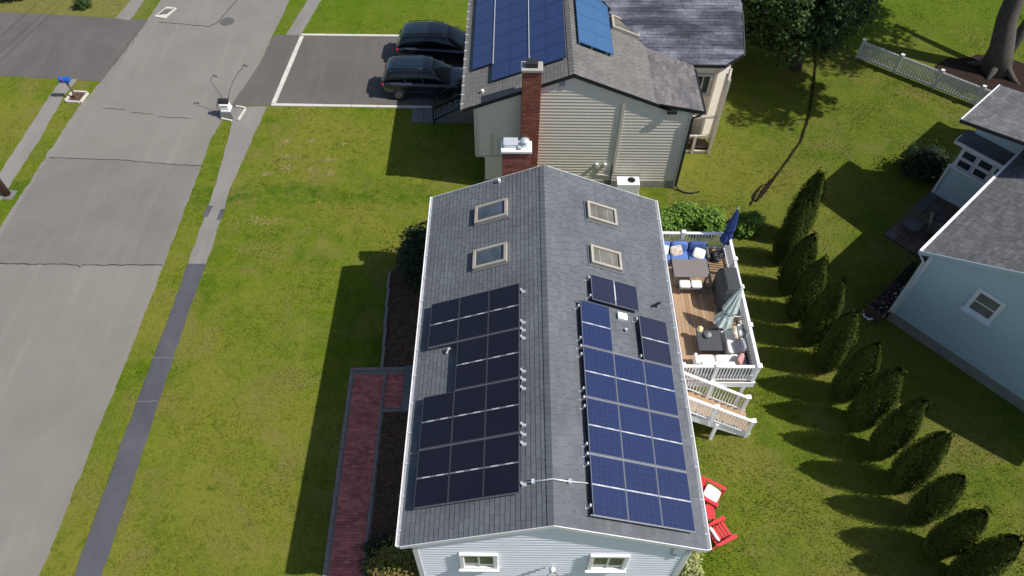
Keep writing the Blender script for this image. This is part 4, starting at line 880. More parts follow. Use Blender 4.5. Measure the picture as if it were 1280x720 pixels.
MB().box(6.85, 9.25, Z0+.36, 7.27, 9.78, Z0+.42).build('seat', 'cush_white', dc, bevel=.02); MB().bar((7.24, 9.27, Z0+.45), (7.24, 9.76, Z0+.45), .05, .4).build('backrest', 'pillow_grey', dc)
for x in (6.89, 7.23):
    for y in (9.3, 9.73): MB().box(x-.02, y-.02, Z0, x+.02, y+.02, Z0+.36).build('leg', 'charcoal', dc)

# ---------------------------------------------------------------- adirondack chairs
def adirondack(loc, rz, lab):
    t = thing('adirondack_chair', lab, 'chair', loc, rz, group='red lawn chairs beside the house'); W = WM[t.name]; mk = lambda: MB(W)
    for k in range(5): mk().obox((.30-.105*k, 0, .36-.022*k), (.048, 0, -.01), (0, .27, 0), (0, 0, .011)).build('seat_slat', 'red', t)
    for k in range(5):
        y = -.22+.11*k; h = .66-.05*abs(k-2); mk().plate([(-.20, y-.05, .26), (-.20, y+.05, .26), (-.20-h*.42, y+.045+.012*(k-2), .26+h*.9), (-.20-h*.42, y-.045+.012*(k-2), .26+h*.9)], (-.02, 0, -.006)).build('back_slat', 'red', t)
    for s in (-1, 1):
        mk().plate([(.40, s*.27, .53), (.40, s*.40, .53), (-.30, s*.38, .50), (-.40, s*.30, .50)], (0, 0, .022)).build('arm', 'red', t)
        mk().obox((.34, s*.29, .26), (.05, 0, 0), (0, .013, 0), (0, 0, .27)).build('leg', 'red', t)
        mk().bar((.38, s*.27, .33), (-.48, s*.27, .06), .025, .12).build('leg', 'red', t)
    mk().obox((-.34, 0, .47), (.02, 0, 0), (0, .33, 0), (0, 0, .04)).build('back_brace', 'red', t)
    return t
c1 = adirondack((5.72, 3.42, 0), rad(-32), 'red lawn chair with its white cushion on the seat, farther from the camera')
c2 = adirondack((5.82, 2.05, 0), rad(26), 'red lawn chair with a white cushion against its back, nearer the camera')
def at(c, p): return WM[c.name] @ Vector(p)
def cush(c, p, r, R, lab):
    Rm = WM[c.name].to_3x3() @ R.to_3x3(); tag(MB().ell(at(c, p), r, .35, 16, 10, Rm).build('chair_cushion', 'cush_white', None, smooth=True), lab, 'cushion')
cush(c1, (.06, 0, .42), (.27, .25, .05), RXm(0, 12), 'white cushion lying flat on the seat of the farther red chair')
cush(c2, (-.26, 0, .62), (.05, .24, .26), RXm(0, -25), 'white cushion leaning on the back of the nearer red chair')
rt_ = thing('side_table', 'small red slatted side table between the two red lawn chairs', 'table', (5.52, 2.75, 0))
for k in range(5): MB().box(5.29+k*.094, 2.5, .43, 5.375+k*.094, 2.98, .455).build('table_slat', 'red', rt_)
for x in (5.33, 5.70):
    for y in (2.55, 2.93): MB().box(x-.025, y-.025, 0, x+.025, y+.025, .43).build('leg', 'red', rt_)
# ================================================================ CARS
def car(name, lab, loc, rz, paint, L=4.7, Wd=1.88, H=1.68, suv=True):
    t = thing(name, lab, 'car', loc, rz, group='dark cars parked in the driveway'); W = WM[t.name]; mk = lambda: MB(W); hw = Wd/2
    # stations: x, half width, sill z, belt z, crown z (x=0 rear, x=L nose)
    st_ = [(0.0, .74, .50, .80, .83), (.06, .88, .36, .98, 1.02), (.35, .96, .28, 1.02, 1.05), (1.0, 1., .26, 1.02, 1.05), (2.0, 1., .24, 1.00, 1.03), (3.0, 1., .25, .97, 1.00), (3.45, .985, .26, .95, 1.02), (4.0, .97, .28, .88, .97), (4.4, .92, .32, .78, .86), (4.62, .80, .38, .64, .70), (4.7, .66, .44, .56, .60)]
    k = L/4.7; n = 14; vs = []
    for x, wf, z0, zb, zc in st_:
        w_ = wf*hw; ring = [(-w_*.85, z0), (-w_*.98, z0+.08), (-w_, z0+(zb-z0)*.5), (-w_*.985, zb-.10), (-w_*.93, zb), (-w_*.6, zc), (-w_*.2, zc+.015)]
        ring = ring+[(-y, z) for y, z in ring[::-1]]; vs += [(x*k, y, z) for y, z in ring]
    m_ = len(st_); fs = [(j*n+i, j*n+(i+1) % n, (j+1)*n+(i+1) % n, (j+1)*n+i) for j in range(m_-1) for i in range(n)]+[tuple(range(n)), tuple(range((m_-1)*n, m_*n))[::-1]]
    o = mk().add(vs, fs).build('body', paint, t, smooth=True); sd = o.modifiers.new('subd', 'SUBSURF'); sd.levels = sd.render_levels = 2
    # greenhouse
    gs = [(.10, .80, 1.0, 1.02), (.22, .80, .98, 1.30), (.42, .77, .98, 1.58), (.9, .76, .98, 1.655), (1.7, .76, .98, H), (2.4, .75, .98, 1.66), (2.75, .72, .98, 1.58), (3.15, .76, .97, 1.30), (3.52, .80, .95, 1.03)]
    vs = []
    for x, wf, z0, z1 in gs:
        wt = hw*wf*(.99-.14*(z1-1.0)/.68); wb = hw*.93; ring = [(-wb, z0), (-(wb*.45+wt*.55), z0+(z1-z0)*.55), (-wt, z1-.05), (-wt*.75, z1-.005), (-wt*.3, z1+.012)]; ring += [(-y, z) for y, z in ring[::-1]]; vs += [(x*k, y, z) for y, z in ring]
    n = 10; m_ = len(gs); fs = [(j*n+i, j*n+(i+1) % n, (j+1)*n+(i+1) % n, (j+1)*n+i) for j in range(m_-1) for i in range(n)]+[tuple(range(n)), tuple(range((m_-1)*n, m_*n))[::-1]]
    g = mk().add(vs, fs).build('window_band', 'glass_car', t, smooth=True); sd = g.modifiers.new('subd', 'SUBSURF'); sd.levels = sd.render_levels = 2
    # roof panel over the glass
    rp = [(.30, .62, 1.50), (.5, .64, 1.60), (.9, .645, 1.66), (1.7, .64, H+.005), (2.3, .63, 1.672), (2.62, .60, 1.625)]
    vs = []
    for x, wf, z in rp:
        w_ = hw*wf; vs += [(x*k, -w_*1.06, z-.075), (x*k, -w_, z-.01), (x*k, -w_*.5, z+.018), (x*k, w_*.5, z+.018), (x*k, w_, z-.01), (x*k, w_*1.06, z-.075)]
    fs = [(j*6+i, j*6+i+1, (j+1)*6+i+1, (j+1)*6+i) for j in range(len(rp)-1) for i in range(5)]
    r = mk().add(vs, fs).build('roof', paint, t, smooth=True); s_ = r.modifiers.new('solid', 'SOLIDIFY'); s_.thickness = .02; sd = r.modifiers.new('subd', 'SUBSURF'); sd.levels = sd.render_levels = 1
    for s in (-1, 1):
        mk().tube([(.55*k, s*hw*.60, 1.66), (1.7*k, s*hw*.60, H+.05), (2.4*k, s*hw*.585, 1.69)], .018, 6).build('roof_rail', 'black', t, smooth=True)
        for px_, pz in ((1.25, 1.55), (2.15, 1.56)): mk().bar((px_*k, s*hw*.905, 1.02), (px_*k-.05, s*hw*.68, pz), .06, .02, (1, 0, 0)).build('pillar', paint, t)
        for x in (.88*k, L-.92*k):
            ty = mk().tube([(x, s*(hw-.24), .35), (x, s*(hw-.22), .35), (x, s*(hw-.01), .35), (x, s*(hw+.01), .35)], [.30, .35, .35, .31], 24).build('wheel', 'tyre', t, smooth=False)
            mk().tube([(x, s*(hw-.02), .35), (x, s*(hw+.018), .35)], .22, 16).build('rim', 'iron', ty)
        mk().ell((2.95*k, s*(hw+.10), 1.02), (.09, .12, .075), .8).build('mirror', paint, t, smooth=True)
        mk().ell((.09, s*hw*.74, .88), (.07, .20, .09), .6).build('tail_light', 'lamp_red', t, smooth=True); mk().ell((L-.22, s*hw*.70, .66), (.14, .20, .07), .6).build('headlight', 'lamp_clear', t, smooth=True)
        for x in (1.55, 2.55): mk().obox((x*k, s*(hw*.995), .88), (.09, 0, 0), (0, .018, 0), (0, 0, .015)).build('door_handle', paint, t)
        mk().bar((.55*k, s*hw*.955, 1.01), (3.3*k, s*hw*.935, .99), .015, .02).build('belt_trim', 'alu', t)
    mk().obox((.0, 0, .52), (.05, 0, 0), (0, hw*.72, 0), (0, 0, .09)).build('bumper', 'plastic', t, bevel=.03); mk().obox((-.03, 0, .74), (.01, 0, 0), (0, .26, 0), (0, 0, .055)).build('licence_plate', 'white', t)
    mk().tube([(.7*k, 0, 1.66), (.62*k, 0, 1.76)], [.03, .012], 8).build('antenna', 'black', t)
    for s in (-.35, .3): mk().bar((3.42*k, s, 1.07), (3.08*k, s+.45, 1.33), .02, .015).build('wiper', 'black', t)
    return t
car('parked_car', 'dark teal black car parked on the far side of the driveway next to the lawn', (-7.3, 28.4, 0), rad(-2), 'car1', 4.9, 1.95, 1.74)
car('parked_car', 'navy black car parked nearer the entry stair in the driveway', (-7.75, 25.4, 0), rad(-1), 'car2', 4.7, 1.85, 1.66)

# ================================================================ STREET FURNITURE
mb = thing('mailbox', 'blue mailbox on a weathered post inside a small stone square by the road', 'mailbox', (-23.5, 24.42, 0))
MB().tube([(-23.5, 24.4, 0), (-23.5, 24.42, .55), (-23.58, 24.45, .98)], [.055, .05, .05], 8).build('post', 'post', mb)
b = MB(); ps = [(-.13, 0), (.13, 0), (.13, .14), (.09, .21), (0, .24), (-.09, .21), (-.13, .14)]
b.plate([(-23.85, 24.45+p[0], 1.0+p[1]) for p in ps], (.52, 0, 0)); b.build('box', 'bluebox', mb, bevel=.01); MB().bar((-23.62, 24.3, 1.08), (-23.62, 24.3, 1.3), .03, .02, (1, 0, 0)).build('flag', 'red', mb); MB().box(-23.8, 24.36, .96, -23.4, 24.54, .998).build('bracket', 'post', mb)
for a, c in (((-23.85, 24.05), (-23.15, 24.0)), ((-23.1, 24.0), (-22.98, 24.75)), ((-23.05, 24.8), (-23.75, 24.85)), ((-23.8, 24.8), (-23.9, 24.1))):
    MB().bar((a[0], a[1], .05), (c[0], c[1], .05), .10, .10).build('border_stone', 'paleconc', mb)
tag(MB().poly([(-23.8, 24.1), (-23.15, 24.06), (-23.05, 24.72), (-23.75, 24.78)], 0, .03).build('soil_fill', 'soil', mb))
lb = thing('mailbox_pedestal', 'flared white pedestal mailbox with dark top and two curved lamp stems at the driveway corner', 'mailbox', (-15.38, 23.2, 0))
def sq_lathe(c, prof):
    b = MB(); vs = []; nn = len(prof)
    for r, z in prof: vs += [(c[0]-r, c[1]-r, z), (c[0]+r, c[1]-r, z), (c[0]+r, c[1]+r, z), (c[0]-r, c[1]+r, z)]
    return b.add(vs, [(j*4+i, j*4+(i+1) % 4, (j+1)*4+(i+1) % 4, (j+1)*4+i) for j in range(nn-1) for i in range(4)]+[(3, 2, 1, 0), tuple(range(nn*4-4, nn*4))])
sq_lathe((-15.38, 23.2), [(.33, 0), (.30, .12), (.22, .44), (.20, .46), (.20, .50), (.185, .72), (.22, .76)]).build('pedestal', 'white', lb, bevel=.01)
sq_lathe((-15.38, 23.2), [(.34, -.002), (.325, .06), (.25, .38)]).build('base_cladding', 'greyconc', lb)
MB().plate([(-15.64, 23.2+p[0], .76+p[1]) for p in ps], (.48, 0, 0)).build('box', 'plastic', lb, bevel=.01); MB().box(-15.67, 23.12, .80, -15.64, 23.28, .88).build('door_plate', 'white', lb)
def stem(pts): o = MB().tube(pts, .018, 7).build('lamp_stem', 'iron', lb, smooth=True); e = pts[-1]; MB().tube([e, (e[0]+.12, e[1]+.02, e[2]-.06), (e[0]+.17, e[1]+.02, e[2]-.10)], [.03, .06, .05], 8).build('lamp_head', 'iron', o, smooth=True)
stem([(-15.5, 23.35, .8), (-15.6, 23.5, 1.15), (-15.86, 23.7, 1.5), (-15.9, 23.75, 1.75), (-15.72, 23.8, 1.95)])
stem([(-15.2, 23.35, .8), (-15.1, 23.5, 1.15), (-14.85, 23.8, 1.6), (-14.55, 24.0, 1.95), (-14.3, 24.1, 2.15), (-14.2, 24.1, 2.35)])
for a, c in (((-14.78, 22.75), (-14.62, 23.62)), ((-14.65, 23.7), (-15.15, 23.82)), ((-15.65, 22.85), (-15.1, 22.7))): MB().bar((a[0], a[1], .045), (c[0], c[1], .045), .09, .09).build('border_stone', 'paleconc', lb)
up_ = thing('utility_pole', 'brown wooden utility pole base at the left edge by the pavement', 'utility pole', (-24.15, 17.5, 0))
MB().tube([(-24.15, 17.5, 0), (-24.15, 17.5, 9.5)], [.17, .12], 14).build('shaft', 'pole', up_, smooth=True); MB().bar((-25.2, 17.5, 8.9), (-23.1, 17.5, 8.9), .1, .12).build('crossarm', 'post', up_)
for x in (-25.1, -24.6, -23.7, -23.2): MB().lathe((x, 17.5, 8.96), [(.04, 0), (.05, .08), (.03, .14)], 8).build('insulator', 'greyconc', up_)
MB().poly([(-24.5, 17.2), (-23.8, 17.15), (-23.75, 17.75), (-24.4, 17.8)], 0, .012).build('footing', 'greyconc', up_)
def wire(name, lab, a, b_, r, mt, sag=.5, grp='overhead wires along the street'):
    a, b_ = Vector(a), Vector(b_); pts = [a.lerp(b_, t/16)-Vector((0, 0, sag*4*(t/16)*(1-t/16))) for t in range(17)]
    tag(MB().tube(pts, r, 5).build(name, mt, None), lab, 'cable', grp)
pb = thing('utility_pole', 'far utility pole carrying the street wires beyond the driveway', 'utility pole', (-16.6, 52, 0))
MB().tube([(-16.6, 52, 0), (-16.6, 52, 9.5)], [.17, .12], 12).build('shaft', 'pole', pb); MB().bar((-17.7, 52, 8.9), (-15.5, 52, 8.9), .1, .12).build('crossarm', 'post', pb)
wire('overhead_wire', 'pale overhead wire crossing above the left driveway', (-24.6, 17.5, 9.1), (-17.2, 52, 9.1), .014, 'wire_l')
wire('overhead_wire', 'dark overhead wire crossing above the left driveway, left of its twin', (-23.7, 17.5, 9.1), (-16.2, 52, 9.1), .012, 'wire')
wire('overhead_wire', 'dark overhead wire crossing above the left driveway, right of its twin', (-23.2, 17.5, 9.1), (-15.7, 52, 9.1), .012, 'wire')
wire('service_wire', 'thin dark service cable fixed at the near gable bracket', (.13, yw0-.2, 3.2), (-9.0, -9, 7.0), .012, 'wire', .4, None)
wire('service_wire', 'second thin service cable running right from the near gable bracket', (.16, yw0-.2, 3.2), (6.5, -8, 6.5), .010, 'wire', .4, None)

# ================================================================ PICKET FENCE
fe = thing('picket_fence', 'white vinyl picket fence running from the dark tree to the grey blue house', 'fence', (20, 26.5, 0))
FA, FB = Vector((17.75, 28.5, 0)), Vector((24.4, 23.35, 0)); FL = (FB-FA).length; fu = (FB-FA)/FL
PK = MB().box(-.048, -.012, .06, .048, .012, 1.06).mesh('picket', M['fence_white']); ang = math.atan2(fu.y, fu.x)
nn_ = int(FL/.135)
for k in range(nn_): add('picket', PK, fe, FA+fu*(k+.5)*FL/nn_, ang)
for z in (.12, .98): MB().bar(FA+Vector((0, 0, z)), FB+Vector((0, 0, z)), .06, .09).build('rail', 'fence_white', fe)
PP = MB().box(-.065, -.065, 0, .065, .065, 1.12).mesh('post', M['fence_white']); PC = MB().box(-.09, -.09, 1.12, .09, .09, 1.17).mesh('post_cap', M['fence_white'])
for k in range(5): p = FA+fu*k*FL/4; o = add('post', PP, fe, p, ang); add('post_cap', PC, o, p, ang)

# ================================================================ BLUE HOUSE (right), local axes: x along gable wall, y along eave wall
BA = math.atan2(-.735, .679)
bh = thing('blue_house', 'grey blue sided house with grey shingle roof at the right edge of the photo', 'house', (14.2, 11.0, 0), BA); BWm = WM[bh.name]; mk = lambda: MB(BWm)
D_, LB, HS, BS = 8.8, 9.3, 4.28, .50; rdg = D_/2; rzb = lambda a: HS+BS*(min(a, D_-a))
dirv = lambda v: (BWm.to_3x3() @ Vector(v))
mk().plate([(0, 0, 0), (D_, 0, 0), (D_, 0, HS-.1), (rdg, 0, rzb(rdg)-.1), (0, 0, HS-.1)], (0, LB, 0)).build('wall', 'siding_blue', bh)
mk().box(-.05, -.05, 0, D_+.05, LB, .52).build('foundation', 'foundation', bh)
siding((0, 0, 0), (1, 0, 0), (.52, rzb(rdg)-.15), lambda z: (max(0, (z-HS+.12)/BS), min(D_, D_-(z-HS+.12)/BS)), (0, -1, 0), e=.125, t=.03, mx=BWm).build('siding', 'siding_blue', bh, kind='stuff')
siding((0, 0, 0), (0, 1, 0), (.52, HS-.15), lambda z: (0, LB), (-1, 0, 0), e=.115, t=.016, mx=BWm).build('siding', 'siding_blue', bh, kind='stuff')
mk().box(-.06, -.06, .5, .07, .07, HS-.1).build('corner_trim', 'white_paint', bh)
for s in (0, 1):
    a0, a1 = (-.35, rdg) if s == 0 else (D_+.35, rdg); z0 = HS-BS*.35
    nv = Vector((-BS if s == 0 else BS, 0, 1)).normalized()
    r = mk().plate([(a0, -.22, z0-.012), (a1, -.22, rzb(rdg)-.012), (a1, LB+.2, rzb(rdg)-.012), (a0, LB+.2, z0-.012)], -nv*.14).build('roof_slope', 'shingle_blue', bh)
    shingles((a0, -.22, z0-.01), (0, 1, 0), (1 if s == 0 else -1, 0, BS), LB+.4, (rdg+.35)*math.hypot(1, BS), .15, .31, mx=BWm, seed=31+s).build('shingles', 'shingle_blue', r, kind='stuff')
    mk().plate([(a0, -.25, z0+.02), (a1, -.25, rzb(rdg)+.02), (a1, -.25, rzb(rdg)-.16), (a0, -.25, z0-.16)], (0, .028, 0)).build('rake_board', 'siding_blue', bh)
    g0 = a0-.1 if s == 0 else a0; mk().box(g0, -.22, z0-.13, g0+.1, LB+.2, z0+.01).build('gutter', 'white', bh)
window(bh, (2.35, -.02, 3.35), (1, 0, 0), (0, -1, 0), 1.02, 1.18, mull='h', fw_=.12, dp=.06, mx=BWm, frame='white_paint', gl='glass_curtain')
for k, (a, z) in enumerate([(6.6, 3.35)]): window(bh, (a, -.02, z), (1, 0, 0), (0, -1, 0), 1.02, 1.18, mull='h', fw_=.12, dp=.06, mx=BWm, frame='white_paint', gl='glass_curtain')
window(bh, (-.02, 3.0, 2.9), (0, 1, 0), (-1, 0, 0), 1.0, 1.2, mull='h', fw_=.1, mx=BWm, frame='white_paint'); window(bh, (-.02, 5.6, 1.8), (0, 1, 0), (-1, 0, 0), 1.6, 2.0, mx=BWm, frame='white_paint', name='patio_door')
mk().tube([(-.4, -.08, 3.85), (-.12, -.1, 3.6), (-.10, -.10, .6), (-.16, -.2, .25), (-.5, -.7, .12), (-.72, -.72, .12), (-.85, -.45, .12)], .05, 8).build('downpipe', 'white_paint', bh, smooth=True)
# sunroom ell
mk().box(-2.42, 7.95, 0, 0, 9.3, 1.75).build('sunroom_wall', 'siding_blue', bh)
siding((-2.42, 7.95, 0), (1, 0, 0), (.0, 1.72), lambda z: (0, 2.42), (0, -1, 0), e=.115, t=.014, mx=BWm).build('siding', 'siding_blue', bh, kind='stuff')
mk().box(-2.47, 7.90, 1.74, .02, 7.96, 1.84).build('sill_board', 'white_paint', bh); mk().box(-2.47, 7.9, 0, -2.36, 8.0, 1.74).build('corner_trim', 'white_paint', bh)
mk().box(-2.36, 8.04, 1.75, 0, 9.25, 3.0).build('sunroom_upper_wall', 'white_paint', bh)
for k in range(3):
    for j in range(2):
        c_ = BWm @ Vector((-1.93+k*.72, 8.03, 2.07+j*.49)); window(bh, c_, dirv((1, 0, 0)), dirv((0, -1, 0)), .66, .46, panes=1, fw_=.035, dp=.03, frame='white_paint', sill=False)
lo = mk().plate([(-2.7, 7.80, 3.0), (-.1, 7.80, 3.0), (-.1, 8.6, 3.2), (-2.7, 8.6, 3.2)], (0, 0, .09)).build('lower_roof', 'shingle_blue', bh)
shingles((-2.7, 7.80, 3.09), (1, 0, 0), (0, .88, .2), 2.6, .85, .15, .31, mx=BWm, seed=35).build('shingles', 'shingle_blue', lo, kind='stuff')
mk().box(-2.74, 7.75, 2.97, -.1, 7.80, 3.12).build('fascia', 'white_paint', bh); mk().box(-2.75, 7.72, 3.0, -2.7, 8.3, 3.16).build('fascia', 'white_paint', bh)
mk().box(-2.4, 8.6, 3.0, .1, 9.3, 4.95).build('ell_wall', 'siding_blue', bh)
ez = lambda a: 5.05+.16*(a+2.9)
up2_ = mk().plate([(-2.70, 6.3, ez(-2.7)), (1.6, 6.3, ez(1.6)), (1.6, 9.6, ez(1.6)), (-2.7, 9.6, ez(-2.7))], (0, 0, -.14)).build('upper_roof', 'shingle_blue', bh)
shingles((-2.70, 6.3, ez(-2.7)+.002), (0, 1, 0), (1, 0, .16), 3.3, 4.3, .15, .31, mx=BWm, seed=36).build('shingles', 'shingle_blue', up2_, kind='stuff')
mk().box(-2.76, 6.3, ez(-2.7)-.14, -2.705, 9.6, ez(-2.7)+.03).build('eave_board', 'white_paint', bh); mk().plate([(-2.75, 6.26, ez(-2.7)-.14), (1.6, 6.26, ez(1.6)-.14), (1.6, 6.26, ez(1.6)), (-2.75, 6.26, ez(-2.7))], (0, .035, 0)).build('rake_board', 'plastic', bh)
mk().box(-1.4, 11.5, 0, 3, 15, 4.3).build('rear_wing', 'siding_blue', bh); r = mk().box(-1.7, 11.42, 4.3, 3.2, 15.2, 4.44).build('rear_wing_roof', 'shingle_blue', bh); mk().box(-1.75, 11.4, 4.26, -1.7, 15.2, 4.47).build('eave_board', 'white_paint', bh)
shingles((-1.7, 11.42, 4.445), (0, 1, 0), (1, 0, 0), 3.7, 4.8, .15, .31, mx=BWm, seed=37).build('shingles', 'shingle_blue', r, kind='stuff')
# patio with slabs and furniture, planter
pt = thing('patio', 'shaded brown paver patio in the corner beneath the blue house sunroom', 'patio', (15.5, 14.5, 0), BA); W = WM[pt.name]; inv = BWm
rg = random.Random(8)
for i in range(5):
    for j in range(8):
        a0, b0 = -2.55+i*.50, 3.9+j*.50; MB(BWm).box(a0+.012, b0+.012, 0, a0+.488, b0+.488, .10+rg.uniform(-.008, .012)).build('paver', rg.choice(['rust', 'wicker', 'post']), pt)
fc_ = thing('lounge_chair', 'brown cushioned lounge chair on the shaded patio of the blue house', 'chair', tuple(BWm @ Vector((-1.1, 5.6, .1))), BA+.4); W = WM[fc_.name]
MB(W).obox((0, 0, .32), (.33, 0, 0), (0, .36, 0), (0, 0, .06)).build('seat', 'taupe', fc_, bevel=.03); MB(W).obox((-.36, 0, .55), (.06, 0, .02), (0, .36, 0), (-.08, 0, .3)).build('backrest', 'taupe', fc_, bevel=.03)
for s in (-1, 1):
    MB(W).obox((0, s*.38, .5), (.33, 0, 0), (0, .03, 0), (0, 0, .025)).build('armrest', 'post', fc_)
    for x in (-.3, .3): MB(W).obox((x, s*.38, .24), (.025, 0, 0), (0, .025, 0), (0, 0, .24)).build('leg', 'post', fc_)
ft = thing('patio_table', 'low dark table beside the lounge chair on the shaded patio', 'table', tuple(BWm @ Vector((-1.9, 4.9, .1)))); W = WM[ft.name]
MB(W).lathe((0, 0, .38), [(.36, 0), (.38, .02), (.36, .04)], 20).build('tabletop', 'wicker', ft)
for k in range(4): MB(W).bar((.25*math.cos(k*1.57+.7), .25*math.sin(k*1.57+.7), 0), (.2*math.cos(k*1.57+.7), .2*math.sin(k*1.57+.7), .38), .035, .035, (1, 0, 0)).build('leg', 'wicker', ft)
pl_ = thing('planter', 'long wooden planter with purple and white flowers along the blue house wall', 'planter', (13.6, 11.6, 0), BA)
for a in (-.82, -.18): MB(BWm).box(a-.02, -.6, 0, a+.02, 2.9, .62).build('side_board', 'rust', pl_)
for c_ in (-.6, 2.86): MB(BWm).box(-.80, c_, 0, -.2, c_+.04, .62).build('end_board', 'rust', pl_)
MB(BWm).box(-.8, -.56, 0, -.2, 2.86, .5).build('soil_fill', 'soil', pl_)
def plantlet(nm, mt, P, Nr, size, seed, parent=None, lab=None, cat=None, grp=None):
    me = leafmesh(nm, M[mt], P, Nr, size, seed=seed)
    if parent is not None:
        Mi = WM[parent.name].inverted(); me.transform(Mi); o = bpy.data.objects.new(nm, me); COL.objects.link(o); o.parent = parent; WM[o.name] = WM[parent.name]
    else: o = bpy.data.objects.new(nm, me); COL.objects.link(o); WM[o.name] = Matrix.Identity(4)
    return tag(o, lab, cat, grp)
rp_ = np.random.RandomState(5)
for mtn, nn__, sz_ in (('leaf_dark', 500, .07), ('flower', 260, .05), ('cush_white', 50, .045)):
    P = np.c_[rp_.uniform(-.75, -.25, nn__), rp_.uniform(-.5, 2.8 if mtn == 'leaf_dark' else 1.2, nn__), rp_.uniform(.5, .85, nn__)]; q = np.array(BWm); P = P @ q[:3, :3].T+q[:3, 3]
    plantlet('foliage' if mtn == 'leaf_dark' else 'blossom', mtn, P, np.tile([0, 0, 1.], (nn__, 1)), sz_, 3, pl_)

# ================================================================ PLANTS
def tree_limbs(t, base, h, r0, r1, mt='bark', lean=(0, 0), limbs=5, spread=2.2, seed=1, lh=.55):
    rg = random.Random(seed); b = Vector(base); tp = b+Vector((lean[0], lean[1], h)); pts = [b.lerp(tp, k/8)+Vector((rg.uniform(-.06, .06)*r0*4, rg.uniform(-.06, .06)*r0*4, 0)) for k in range(9)]
    rs = [r0*(1.45 if k == 0 else 1.12 if k == 1 else 1)*(1-k/8)+r1*k/8 for k in range(9)]
    tk = MB().tube(pts, rs, 14).build('trunk', mt, t, smooth=True)
    for k in range(limbs):
        a = rg.uniform(0, 6.28)+k*2.4; s = pts[int(8*lh)+k % 3]; L = spread*rg.uniform(.7, 1.2); e = s+Vector((math.cos(a)*L, math.sin(a)*L, L*rg.uniform(.5, .9))); m_ = s.lerp(e, .5)+Vector((0, 0, .15*L))
        MB().tube([s, m_, e], [r0*.42, r0*.28, r0*.08], 8).build('limb', mt, tk, smooth=True)
    return tk
# arborvitae row
ARB = [(11.25, 15.35), (10.45, 14.0), (10.40, 12.45), (10.45, 11.15), (10.72, 9.95), (10.95, 8.75), (11.35, 7.45), (11.65, 6.3), (12.05, 5.15), (12.38, 3.96), (12.65, 2.8), (12.85, 1.65), (13.3, .75), (13.6, -.45)]
ALAB = ['tallest arborvitae at the far end of the row nearest the fence side', 'second arborvitae from the far end of the row beside the deck', 'third arborvitae from the far end of the row beside the deck', 'arborvitae standing across from the covered grill on the deck', 'arborvitae standing across from the mint umbrella on the deck', 'arborvitae standing across from the white corner sofa', 'arborvitae just past the near corner of the deck', 'arborvitae across the lawn from the deck stair, next after the deck corner', 'arborvitae across from the deck stair foot, at the edge of the house shadow',
 'first fully sunlit arborvitae after the blue house shadow, fifth from the near end', 'fourth arborvitae from the near end of the row', 'third arborvitae from the near end of the row', 'second arborvitae from the near end, cut by the photo corner', 'nearest arborvitae at the bottom right corner of the photo']
def arb_mesh(seed, H, R):
    rg = np.random.RandomState(seed); n = 10500; t = rg.uniform(0, 1, n)**.9; th = rg.uniform(0, 2*np.pi, n)
    prof = lambda t: R*np.clip(np.minimum(.62+t*1.5, 1)*np.clip(1-(np.maximum(t-.28, 0)/.74)**2.0, 0, 1)**.62, .03, 2)
    ph_ = rg.uniform(0, 6); lob = 1+.10*np.sin(th*5+ph_+t*3)+.07*np.sin(th*3+t*9+1)+.09*np.abs(np.sin(th*6.5+ph_+t*4))**.5
    r = prof(t)*lob*rg.uniform(.80, 1.05, n); P = np.c_[r*np.cos(th), r*np.sin(th), .06+t*H*(1+.02*np.sin(th*4))]
    # several leader tips
    k = 240; lt = rg.uniform(0, 2*np.pi, 5)[rg.randint(0, 5, k)]; Q = np.c_[.16*np.cos(lt)+rg.normal(0, .035, k), .16*np.sin(lt)+rg.normal(0, .035, k), H*rg.uniform(.86, 1.07, k)]
    P = np.r_[P, Q]; th2 = np.r_[th, lt]; Nr = np.c_[np.cos(th2), np.sin(th2), np.full(len(P), .18)]
    me = leafmesh('foliage', M['leaf_arb'], P, Nr, .040, .22, .6, seed)
    core = MB(); cs = []; nu_, nv_ = 18, 12
    for j in range(nv_+1):
        tt = j/nv_
        for i in range(nu_): a = 2*np.pi*i/nu_; rr = float(prof(np.array([max(tt, .02)]))[0])*.82*(1+.13*math.sin(a*5+tt*3)+.1*math.sin(a*3+tt*9+1)); cs.append((rr*math.cos(a), rr*math.sin(a), .05+tt*H*.97))
    core.add(cs, [(j*nu_+i, j*nu_+(i+1) % nu_, (j+1)*nu_+(i+1) % nu_, (j+1)*nu_+i) for j in range(nv_) for i in range(nu_)]+[tuple(range(nv_*nu_, (nv_+1)*nu_))])
    return me, core.mesh('inner_foliage', M['leaf_arb'], True), MB().tube([(0, 0, 0), (0, 0, .5)], [.06, .05], 8).mesh('trunk', M['bark'])
AM = [arb_mesh(60+i, 3.5, .53) for i in range(4)]
for i, (x, y) in enumerate(ARB):
    me, core, tk = AM[i % 4]; t = thing('arborvitae', ALAB[i], 'conifer', (x, y, 0), 0, group='arborvitae row beside the deck'); s = (1.08 if i == 0 else random.uniform(.90, 1.06))
    R = Matrix.Rotation(i*1.9, 4, 'Z') @ Matrix.Diagonal((random.uniform(.9, 1.1), random.uniform(.9, 1.1), s, 1))
    add('trunk', tk, t, (x, y, 0)); o = add('foliage', me, t, (x, y, 0), R=R); c = bpy.data.objects.new('inner_foliage', core); COL.objects.link(c); c.parent = o; WM[c.name] = WM[o.name]
